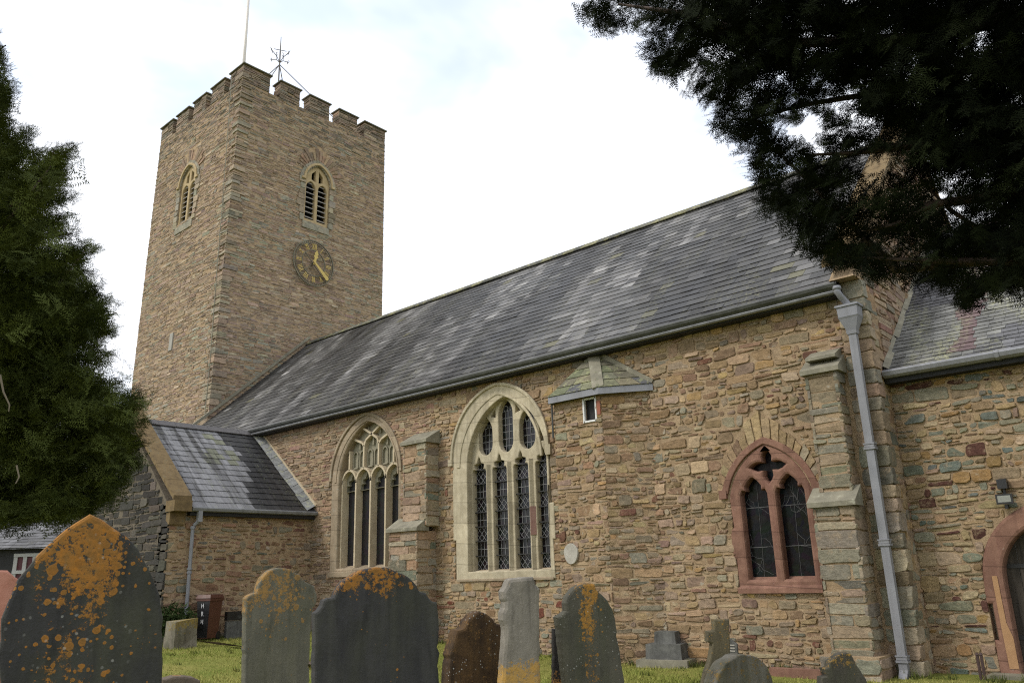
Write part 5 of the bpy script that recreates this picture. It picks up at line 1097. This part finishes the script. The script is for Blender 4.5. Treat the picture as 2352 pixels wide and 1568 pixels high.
# little plaque
pq = ony(1679, 1486, 12.9); b = MB(); v, f = plate([(-.11, -.5), (.11, -.5), (.11, .06), (0, .13), (-.11, .06)], [], .04, .006); b.add(put(v, (pq[0], 12.9, pq[2]), SX, SZ, SN), f); plq = tag(b.build('memorial_marker', M_CONC), 'small grey memorial marker with carved lines beside the lichened cross', 'marker')
b = MB()
for k in range(3): b.box((pq[0] - .07, 12.892, pq[2] + .03 - k * .045), (pq[0] + .07, 12.899, pq[2] + .045 - k * .045))
b.build('inscription', M_PALE, plq).location = (0, 0, 0)
# metal posts near the doorway
for k, (px_, lab) in enumerate(((2247, 'left hand one of two short dark iron posts before the doorway'), (2256, 'right hand one of two short dark iron posts before the doorway'))):
    p = ony(px_, 1520, 13.4); b = MB(); b.tube([(p[0], 13.4, -.1), (p[0], 13.4, p[2] + .10)], .022, 6); b.tube([(p[0], 13.4, p[2] + .10), (p[0], 13.4, p[2] + .13)], [.03, .012], 6); tag(b.build('iron_post', plain('rusty_iron_%d' % k, (.06, .035, .03), .7)), lab, 'post', 'iron posts by the doorway')
# wheelie bin
bp = np.array([PX + .52, 0, .30]); bq = onx(478, 1440, bp[0]); bp[1] = bq[1]; bp[2] = gz(bp[0], bp[1])
bn = thing('wheelie_bin', 'brown wheelie bin lettered HRH against the porch wall', 'bin', bp); bn.rotation_euler = (0, 0, radians(20)); bn.scale = (.74, .74, 1.0)
b = MB(); b.hexa([bp + (-.20, -.24, .06), bp + (.20, -.24, .06), bp + (.20, .22, .06), bp + (-.20, .22, .06)], [bp + (-.27, -.29, .95), bp + (.27, -.29, .95), bp + (.27, .29, .95), bp + (-.27, .29, .95)]); b.hexa([bp + (-.29, -.31, .90), bp + (.29, -.31, .90), bp + (.29, .31, .90), bp + (-.29, .31, .90)], [bp + (-.29, -.31, .955), bp + (.29, -.31, .955), bp + (.29, .31, .955), bp + (-.29, .31, .955)]); b.build('body', M_BIN, bn)
b = MB(); b.hexa([bp + (-.30, -.33, .96), bp + (.30, -.33, .96), bp + (.30, .32, .96), bp + (-.30, .32, .96)], [bp + (-.26, -.28, 1.04), bp + (.26, -.28, 1.04), bp + (.26, .28, 1.04), bp + (-.26, .28, 1.04)]); b.tube([bp + (-.25, .34, .97), bp + (.25, .34, .97)], .02, 6); b.build('lid', M_BIN, bn)
b = MB(); fdir = lambda x, z: bp + np.array([x, -.243 - .056 * (z - .06) - .004, z]); b.add([fdir(-.19, .08), fdir(.19, .08), fdir(.255, .89), fdir(-.255, .89)], [(0, 1, 2, 3)]); b.build('shade_panel', M_BLK, bn)  # black sheet painting the shadow on the brown bin's front
for s_, z_ in (('H', .74), ('R', .56), ('H', .38)):
    cu = bpy.data.curves.new('letter', 'FONT'); cu.body = s_; cu.size = .15; cu.align_x = 'CENTER'; cu.extrude = .002; ob = bpy.data.objects.new('tmp', cu); COL.objects.link(ob)
    me = bpy.data.meshes.new_from_object(ob.evaluated_get(bpy.context.evaluated_depsgraph_get())); bpy.data.objects.remove(ob)
    b = MB(); b.add([bp + np.array([p.co.x - .02, -.243 - .056 * (z_ + p.co.y - .06) - .012 - p.co.z, z_ + p.co.y]) for p in me.vertices], [tuple(p.vertices) for p in me.polygons]); b.build('letter', M_WHT, bn)
for sx in (-.2, .2):
    b = MB(); b.tube([bp + (sx - .03, .24, .1), bp + (sx + .03, .24, .1)], .1, 14); b.build('wheel', M_BLK, bn)
# dark slate tablet leaning by the wall
tq = onx(541, 1432, PX + .5); b = MB(); b.box((tq[0] - .05, tq[1] - .26, gz(tq[0], tq[1]) - .05), (tq[0] + .05, tq[1] + .30, gz(tq[0], tq[1]) + .40)); tb_ = tag(b.build('stone_tablet', M_CONC), 'grey stone tablet with a black plaque against the porch wall', 'tablet')
b = MB(); b.box((tq[0] - .06, tq[1] - .27, gz(tq[0], tq[1]) + .42), (tq[0] + .07, tq[1] + .38, gz(tq[0], tq[1]) + .62)); pl_ = b.build('plaque', M_BLK, tb_); pl_.location = (0, 0, 0)
b = MB()
for k in range(2): b.box((tq[0] + .071, tq[1] + .0, gz(tq[0], tq[1]) + .50 - k * .04), (tq[0] + .074, tq[1] + .2 - k * .08, gz(tq[0], tq[1]) + .515 - k * .04))
b.build('lettering', M_CONC, tb_).location = (0, 0, 0)
# earth edge of the sunken path
pth = MB(); L_ = []
for px_, py_ in ((440, 1482), (500, 1484), (570, 1490), (640, 1500), (720, 1512)):
    p = onz(px_, py_, .30); L_.append(p)
for p, q in zip(L_, L_[1:]):
    f_ = lambda s_, o_: (s_[0] + o_, s_[1] + o_ * .2, gz(s_[0] + o_, s_[1] + o_ * .2) + (.09 if o_ < .5 else .03))
    pth.add([f_(p, 0), f_(q, 0), f_(q, .9), f_(p, .9)], [(0, 1, 2, 3)])
tag(pth.build('path', M_EARTH), kind='structure')
# outbuilding beyond the porch
ob_c = ond(60, 1300, 36.0); ux = _rt; un = -_fw
obd = thing('outbuilding', 'low dark outbuilding with slate roof and white window beyond the porch', 'building', (ob_c[0], ob_c[1], 0))
W = lambda a, d_, z_: np.array([ob_c[0], ob_c[1], 0]) + ux * a + _fw * d_ + np.array([0, 0, z_])
ze = ond(60, 1257, 36)[2]; zr_ = ond(60, 1150, 39)[2]
b = MB(); b.hexa([W(-9, 0, -.5), W(3.6, 0, -.5), W(3.6, 6, -.5), W(-9, 6, -.5)], [W(-9, 0, ze), W(3.6, 0, ze), W(3.6, 6, ze), W(-9, 6, ze)]); b.build('wall', plain('dark_boarding', (.012, .012, .012), .8), obd)
b = MB(); Bu = W(0, 3, zr_ + .3) - W(0, -.3, ze); lb = np.linalg.norm(Bu); Bu /= lb
slates(b, W(-9, -.3, ze - .02), ux, Bu, 12.8, lb, .2, .28, 91, lambda r, u, v: g3((.15, .15, .158), max(.4, r.gauss(1, .22)))); b.add([W(-9, -.3, ze - .05), W(3.8, -.3, ze - .05), W(3.8, 3, zr_ + .25), W(-9, 3, zr_ + .25), W(3.8, 6.3, ze - .05), W(-9, 6.3, ze - .05)], [(0, 1, 2, 3), (3, 2, 4, 5)]); b.build('roof', M_SLATE, obd)
wa = (ond(28, 1290, 36) - ob_c) @ ux; wb = (ond(115, 1290, 36) - ob_c) @ ux; zt_ = ond(60, 1274, 36)[2]; zb_ = ond(60, 1345, 36)[2]
b = MB(); n_ = 3
for k in range(n_ + 1): a = wa + (wb - wa) * k / n_; b.hexa([W(a - .07, -.06, zb_), W(a + .07, -.06, zb_), W(a + .07, .04, zb_), W(a - .07, .04, zb_)], [W(a - .07, -.06, zt_), W(a + .07, -.06, zt_), W(a + .07, .04, zt_), W(a - .07, .04, zt_)])
for z_ in (zb_, (zb_ + zt_) / 2 - .05, zt_): b.hexa([W(wa - .07, -.08, z_ - .06), W(wb + .07, -.08, z_ - .06), W(wb + .07, .04, z_ - .06), W(wa - .07, .04, z_ - .06)], [W(wa - .07, -.08, z_ + .06), W(wb + .07, -.08, z_ + .06), W(wb + .07, .04, z_ + .06), W(wa - .07, .04, z_ + .06)])
ow = b.build('window', plain('grey_window_paint', (.30, .30, .29), .5), obd); b = MB(); b.add([W(wa, -.02, zb_), W(wb, -.02, zb_), W(wb, -.02, zt_), W(wa, -.02, zt_)], [(0, 1, 2, 3)]); b.build('pane', M_REDPANE, ow)

# ================================================================== TREES
def spray_proto(rng, nside, nn, nl, nw, main=18):
    """one flat yew spray of unit length along +X: triangles for every needle and twig"""
    T_ = []
    def needle(p, d, l, w_):
        s_ = np.array([-d[1], d[0], 0]) * w_; T_.append([p - s_, p + s_, p + d * l + np.array([0, 0, rng.normal(0, .12) * l])])
    def shoot(p0, d, ln, n, k=1.0):
        e = p0 + d * ln; s_ = np.array([-d[1], d[0], 0]) * .008; T_.append([p0 - s_, p0 + s_, e])
        for i in range(n):
            q = (i + .5) / n; p = p0 + d * ln * q; t_ = 1 - .45 * max(0, q - .6) / .4
            for sg in (-1, 1):
                a = sg * radians(rng.uniform(48, 72)); dd = np.array([d[0] * cos(a) - d[1] * sin(a), d[0] * sin(a) + d[1] * cos(a), 0]); needle(p, dd, nl * t_ * k * rng.uniform(.8, 1.15), nw)
        needle(e, d, nl * .8, nw)
    x = np.array([1., 0, 0]); shoot(np.zeros(3), x, 1.0, main)
    for i in range(nside):
        q = .1 + .7 * i / nside; sg = 1 if i % 2 else -1; a = sg * radians(rng.uniform(35, 60)); ln = (.5 - .3 * q) * rng.uniform(.8, 1.3)
        shoot(np.array([q, 0, rng.normal(0, .02)]), np.array([cos(a), sin(a), rng.normal(0, .1)]), ln, max(4, int(nn * ln / .4)))
    A = np.array(T_); A[:, :, 2] -= .12 * A[:, :, 0] ** 2; return A
def foliage(protos, base, direc, length, rng, tone):
    V_ = []; C_ = []
    for i in range(len(base)):
        P = protos[i % len(protos)]; d = direc[i] / np.linalg.norm(direc[i]); r = rng.normal(size=3) * .5 + np.array([0, 0, 1.0]); s_ = np.cross(r, d); s_ /= np.linalg.norm(s_); u_ = np.cross(d, s_)
        V_.append((P.reshape(-1, 3) * length[i]) @ np.stack([d, s_, u_]) + base[i]); n = len(P); C_.append(np.clip(tone[i] + rng.normal(0, .12, n), 0, 1))
    return np.concatenate(V_), np.repeat(np.concatenate(C_)[:, None], 3, axis=1)

# --- left yew
def inside(poly_, x, y): return any(a <= x <= b_ for a, b_ in spans(poly_, y))
R1 = np.random.default_rng(21)
pro = [spray_proto(R1, 6, 5, .12, .017, 10) for _ in range(6)]
DL = 10.0; tl = ond(-310, 1352, DL); tl[2] = gz(tl[0], tl[1])
yew = thing('yew_tree', 'tall dense dark green yew beside the porch, on the left', 'tree', tl)
prof_px = [(1195, 150), (1180, 215), (1150, 275), (1100, 325), (1060, 345), (1010, 350), (960, 352), (915, 350), (880, 345), (860, 308), (820, 292), (790, 285), (750, 276), (715, 280), (690, 282), (655, 265), (640, 245), (600, 222), (560, 245), (540, 190), (500, 192), (470, 190), (440, 185), (400, 165), (370, 150), (340, 188), (322, 180), (300, 95), (275, 98), (235, 32), (195, 50), (150, 35), (95, 15), (40, -5), (-20, -25), (-80, -45), (-150, -70)]
def polar(px_, py_):
    p = ond(px_, py_, DL); return np.hypot(*(p - tl)[:2]), p[2]
_o = sorted(prof_px); PY_ = [p[0] for p in _o]; PX_ = [p[1] for p in _o]; PR = [polar(x, y) for y, x in prof_px]; zs_ = np.array([p[1] for p in PR]); rs_ = np.array([p[0] for p in PR]); od = np.argsort(zs_); zs_ = zs_[od]; rs_ = rs_[od]
B1 = []; D1 = []; L1 = []; T1 = []; limbs = []
crown_px = [(-20, 60), (0, 95), (14, 100), (20, 125), (28, 150), (24, 165), (48, 188), (44, 200), (28, 222), (30, 240), (52, 262), (75, 272), (92, 285), (96, 305), (88, 325), (108, 335), (62, 378), (58, 396), (100, 392), (128, 372), (140, 345), (184, 322), (182, 345), (176, 362), (186, 378), (182, 400), (112, 414), (160, 425), (186, 437), (178, 450), (104, 464), (118, 480), (188, 490), (180, 505), (194, 530), (128, 542), (135, 556), (242, 552), (228, 575), (168, 588), (172, 604), (225, 612), (222, 625), (250, 650), (196, 660), (282, 678), (260, 690), (284, 712), (262, 722), (278, 742), (284, 760), (238, 776), (296, 792), (240, 806), (300, 830), (306, 862), (250, 872), (302, 886), (345, 880), (338, 902), (352, 915), (346, 940), (356, 965), (345, 985), (354, 1005), (340, 1040), (346, 1062), (330, 1085), (310, 1105), (300, 1140), (268, 1150), (235, 1160), (230, 1185), (190, 1180), (160, 1195), (110, 1192), (70, 1200), (50, 1215), (20, 1190), (-60, 1200), (-700, 1230), (-760, 800), (-560, 200), (-420, -200), (-300, -420), (-140, -200)]
holes1 = [[(205, 690), (245, 705), (262, 760), (250, 800), (225, 760)], [(215, 800), (262, 805), (292, 845), (285, 868), (240, 862)], [(118, 560), (150, 562), (146, 590), (122, 585)], [(66, 500), (82, 505), (80, 520), (66, 515)]]
def pxof(p):
    q = p - CAM; wq = q @ f3; return 1176 + F * (q @ rt) / wq, 784 - F * (q @ u3) / wq
core_px = [(x - 26 if x > 30 else x, y) for x, y in crown_px]
ncl = 0
while ncl < 900:
    px_, py_ = R1.uniform(-620, 345), R1.uniform(-300, 1200)
    if px_ < -60 and R1.random() < .8: continue
    if vn(px_ * .028, py_ * .024, 5.1) < .38 and R1.random() < .88: continue
    if not inside(core_px, px_, py_) or any(inside(h, px_, py_) for h in holes1): continue
    ncl += 1
    # depth of the clump inside a rounded crown about the trunk
    half = 2.3 * min(1, .35 + (1300 - py_) / 1500) ; dd_ = DL + R1.uniform(-1, .75) * half
    c_ = ond(px_, py_, dd_); low = min(1, max(0, (py_ - 850) / 350)); tone_ = R1.uniform(.15, .85)
    a = R1.normal(radians(38 - 50 * low), .35); ax_ = _rt * cos(a) + np.array([0, 0, 1.]) * sin(a) - _fw * R1.uniform(-.15, .75); ax_ /= np.linalg.norm(ax_)
    limbs.append((c_ - ax_ * .9 - np.array([0, 0, .2]), c_, 1))
    for k in range(28):
        off = R1.normal(0, 1, 3) * np.array([.12, .12, .075]); d = ax_ * .75 + R1.normal(0, .42, 3) + off * 1.6; d /= np.linalg.norm(d); l = R1.uniform(.17, .30); tip = c_ + off + ax_ * R1.uniform(-.25, .22)
        qx, qy = pxof(tip)
        if not inside(core_px, qx, qy) or any(inside(h, qx, qy) for h in holes1): continue
        B1.append(tip - d * l); D1.append(d); L1.append(l); T1.append(tone_ + R1.normal(0, .10))
def edge_sprays(poly_, step, side):
    out = []
    for (x0, y0), (x1, y1) in zip(poly_, poly_[1:]):
        ln = math.hypot(x1 - x0, y1 - y0); n_ = max(1, int(ln / step))
        for k in range(n_): out.append((x0 + (x1 - x0) * (k + .5) / n_, y0 + (y1 - y0) * (k + .5) / n_, side * (y1 - y0) / ln, -side * (x1 - x0) / ln))
    return out
for tx, ty, up in ((16, 98, .9), (50, 186, .6), (96, 284, .55), (110, 335, .3), (186, 322, .6), (188, 376, .3), (188, 436, .4), (190, 488, .3), (196, 528, .1), (244, 550, .55), (228, 612, .2), (252, 648, .4), (284, 678, .45), (286, 712, .2), (280, 742, .3), (286, 760, 0), (298, 792, .2), (308, 862, .3), (346, 880, .55), (354, 915, .25), (358, 965, .1), (355, 1005, 0), (348, 1062, -.15), (312, 1105, -.3), (270, 1150, -.4), (228, 1186, -.5), (160, 1196, -.6), (90, 1200, -.7)):
    for rep in range(2):
        tip = ond(tx - 10 * rep, ty + 6 * rep, DL + R1.uniform(-.8, .6)); ax_ = _rt * 1.0 + np.array([0, 0, 1.]) * up - _fw * R1.uniform(-.2, .4); ax_ /= np.linalg.norm(ax_); tone_ = R1.uniform(.3, .85); ln = R1.uniform(.55, .95)
        limbs.append((tip - ax_ * ln, tip - ax_ * .1, 1))
        for k in range(46):
            q = R1.random() ** .8; off = R1.normal(0, 1, 3) * np.array([.085, .085, .06]) * (.25 + 1.1 * q); d = ax_ * .85 + R1.normal(0, .38, 3) + off * 2.2; d /= np.linalg.norm(d); l = R1.uniform(.14, .25)
            B1.append(tip - ax_ * ln * q + off - d * l); D1.append(d); L1.append(l); T1.append(tone_ + R1.normal(0, .1))
vis_edge = [p for p in core_px if p[0] > -30 and p[1] > 50]
for rep in range(1):
    for ex, ey, ox, oy in edge_sprays(vis_edge, 11, 1):
        a = atan2(-oy, ox) + R1.normal(.15, .45); d = _rt * cos(a) + np.array([0, 0, 1.]) * sin(a) + _fw * R1.normal(0, .3); d /= np.linalg.norm(d); l = R1.uniform(.13, .24); o_ = R1.uniform(-20, 3)
        tip = ond(ex + ox * o_, ey + oy * o_, DL + R1.uniform(-.9, .9)); B1.append(tip - d * l); D1.append(d); L1.append(l); T1.append(R1.uniform(.15, .8))
_v, _c = foliage(pro, B1, D1, L1, R1, T1); tri_mesh('crown', _v, _c, M_YEW, yew)
b = MB(); b.tube([tl + (0, 0, -.2), tl + (.03, 0, .4), tl + (.02, .05, 2), tl + (0, .02, 5), tl + (0, 0, 8.5)], [.48, .36, .30, .18, .05], 10)
for root, tip, rad in [q for q in limbs if q[0][2] > 3.6][::9]: b.tube([np.array([tl[0], tl[1], max(root[2] - .5, 1.6)]), root, tip], [.05, .022, .006], 5)
b.build('trunk', M_BARK, yew, smooth=True)
for pts_ in (((0, 860), (8, 900), (22, 930), (20, 945)), ((38, 1068), (44, 1095), (36, 1110))): b = MB(); b.tube([ond(x, y, DL - 1.9) for x, y in pts_], [.009, .008, .006, .004][-len(pts_):], 5); b.build('dead_twig', M_TWIG, yew)

# --- overhanging yew on the right
R2 = np.random.default_rng(33)
pro2 = [spray_proto(R2, 6, 5, .165, .019, 13) for _ in range(6)]
big = thing('yew_tree', 'black silhouetted yew boughs overhanging the chancel, upper right', 'tree', (3.2, 6.4, gz(3.2, 6.4)))
k6 = lambda L_: [((2250 + x * .8289) / 1.7415, y * .8289 / 1.7415) for x, y in L_]
mass = k6([(105, -60), (80, 60), (110, 125), (230, 150), (330, 105), (400, 130), (390, 240), (410, 330), (480, 400), (570, 400), (610, 450), (700, 500), (720, 590), (780, 650), (850, 710), (900, 820), (930, 960), (1020, 1030), (1120, 1100), (1180, 1220), (1290, 1300), (1400, 1290), (1520, 1370), (1640, 1310), (1720, 1380), (1850, 1400), (1930, 1490), (2060, 1420), (2230, 1400), (2900, 1250), (3100, 400), (3000, -700), (1400, -800), (500, -400)])
voids = [k6([(985, 640), (1130, 610), (1135, 520), (1240, 590), (1235, 690), (1200, 705), (1060, 705)]), k6([(1190, 770), (1350, 745), (1560, 760), (1400, 800), (1210, 815)]), k6([(1815, 985), (1960, 1040), (1950, 1090), (1830, 1080)]), k6([(320, 40), (345, 40), (340, 90), (320, 95)])]
thin = [(k6([(1400, 740), (1690, 760), (1740, 1000), (1660, 1200), (1400, 1200), (1340, 950)]), .30), (k6([(1480, 300), (1700, 310), (1740, 420), (1560, 440)]), .4), (k6([(1780, 270), (1980, 260), (1960, 440), (1840, 430)]), .4), (k6([(1060, 160), (1220, 180), (1300, 270), (1140, 300)]), .5), (k6([(1280, 560), (1500, 580), (1520, 680), (1300, 700)]), .5), (k6([(1500, 1240), (1720, 1160), (1760, 1330), (1560, 1370)]), .6)]
def inside(poly_, x, y): return any(a <= x <= b_ for a, b_ in spans(poly_, y))
B2 = []; D2 = []; L2 = []; T2 = []
def add_spray(px_, py_, dist_, l, tone_):
    tip = ond(px_, py_, dist_); a = R2.normal(radians(205), .60)      # image direction, anticlockwise from right: mostly left and a little down
    d = (_rt * cos(a) + np.array([0, 0, 1]) * sin(a)) * .9 + _fw * R2.normal(0, .35); d = d + np.array([0, 0, -.12]); d /= np.linalg.norm(d)
    B2.append(tip - d * l); D2.append(d); L2.append(l); T2.append(tone_)
n_in = 0
while n_in < 7600:
    px_ = R2.uniform(1290, 2420); py_ = R2.uniform(-60, 740)
    if not inside(mass, px_, py_) or any(inside(v_, px_, py_) for v_ in voids): continue
    pr_ = 1.0
    for pl_, dn in thin:
        if inside(pl_, px_, py_): pr_ = dn
    if R2.random() > pr_: continue
    if vn(px_ * .030, py_ * .034, 2.4) < .30 and R2.random() < .82: continue
    dist_ = R2.uniform(4.6, 7.4); l = R2.uniform(.14, .24) * dist_ / 5.2
    # keep sprays near the fringe and the gaps short so the outline stays open
    near = min(min(math.hypot(px_ - qx_, py_ - qy_) for qx_, qy_ in mass), min(math.hypot(px_ - qx_, py_ - qy_) for v_ in voids for qx_, qy_ in v_))
    if near < 70: l *= .7
    add_spray(px_, py_, dist_, l, R2.uniform(0, .9)); n_in += 1
n_in = 0
while n_in < 1500:
    px_ = R2.uniform(1500, 3050); py_ = R2.uniform(-780, 700)
    if inside(mass, px_, py_) and (px_ > 2400 or py_ < -50): add_spray(px_, py_, R2.uniform(4.2, 7.8), R2.uniform(.25, .42), R2.uniform(.2, .9)); n_in += 1
for rep in range(2):
    for ex, ey, ox, oy in edge_sprays([p for p in mass[2:36]], 13, -1):
        if ex > 2420: continue
        a = atan2(-oy, ox) + R2.normal(0, .5); d = _rt * cos(a) + np.array([0, 0, 1.]) * sin(a) + _fw * R2.normal(0, .3); d /= np.linalg.norm(d); l = R2.uniform(.12, .24); o_ = R2.uniform(-14, 22)
        tip = ond(ex + ox * o_, ey + oy * o_, R2.uniform(4.8, 7)); B2.append(tip - d * l); D2.append(d); L2.append(l); T2.append(R2.uniform(0, .9))
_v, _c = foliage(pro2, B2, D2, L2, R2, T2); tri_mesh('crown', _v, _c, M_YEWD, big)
b = MB(); bt = np.array([3.2, 6.4, gz(3.2, 6.4)]); b.tube([bt + (0, 0, -.3), bt + (0, 0, .5), bt + (-.05, .05, 2.5), bt + (-.2, .0, 4.5), bt + (-.3, 0, 7)], [.75, .58, .5, .4, .15], 12)
for pts_, dd_, r0 in ((((2700, 500), (2300, 590), (2060, 690 * .9), (1800, 440 * .82)), 6.0, .07), (((2600, 300), (2200, 330), (2050, 338), (1960, 352), (1850, 356)), 5.6, .045), (((2650, 420), (2350, 440), (2140, 470), (2060, 515), (1990, 530)), 5.4, .045), (((2500, 0), (2100, 90), (1800, 100), (1560, 30), (1420, 10)), 5.8, .06), (((2600, 620), (2350, 600), (2150, 600), (1960, 590)), 5.2, .04), (((2300, 560), (2180, 480), (2140, 440), (2135, 380)), 5.6, .02), (((2450, 150), (2250, 150), (2100, 200), (1850, 240), (1700, 280)), 6.4, .05)):
    q = [bt + np.array([-.1, 0, 3.2 + r0 * 20])] + [ond(x, y, dd_) for x, y in pts_]; n_ = len(q); b.tube(q, [r0 * 1.5] + [r0 * (1 - .85 * i / (n_ - 2)) for i in range(n_ - 1)], 6)
b.build('trunk', M_BARK, big, smooth=True)
# --- little shrub by the porch
R3 = np.random.default_rng(8); sc_ = onx(396, 1415, PX + .5); sc_[2] = gz(sc_[0], sc_[1]); shb = thing('shrub', 'small dark evergreen shrub at the porch corner', 'shrub', sc_)
n = 1500; d = R3.normal(size=(n, 3)); d /= np.linalg.norm(d, axis=1)[:, None]; c = sc_ + np.array([0, 0, .45]) + d * (R3.random(n) ** .5)[:, None] * np.array([.5, .55, .45]); a = R3.normal(0, .035, (n, 3)); e = R3.normal(0, .035, (n, 3))
_v = np.stack([c - a, c + a, c + e], 1).reshape(-1, 3); tri_mesh('leaves', _v, np.repeat(R3.random(n)[:, None], 3, 1), M_SHRUB, shb)
b = MB()
for k in range(5): b.tube([sc_ + (0, 0, -.05), sc_ + R3.normal(0, .12, 3) * (1, 1, 0) + (0, 0, .5)], [.015, .006], 5)
b.build('stems', M_BARK, shb)
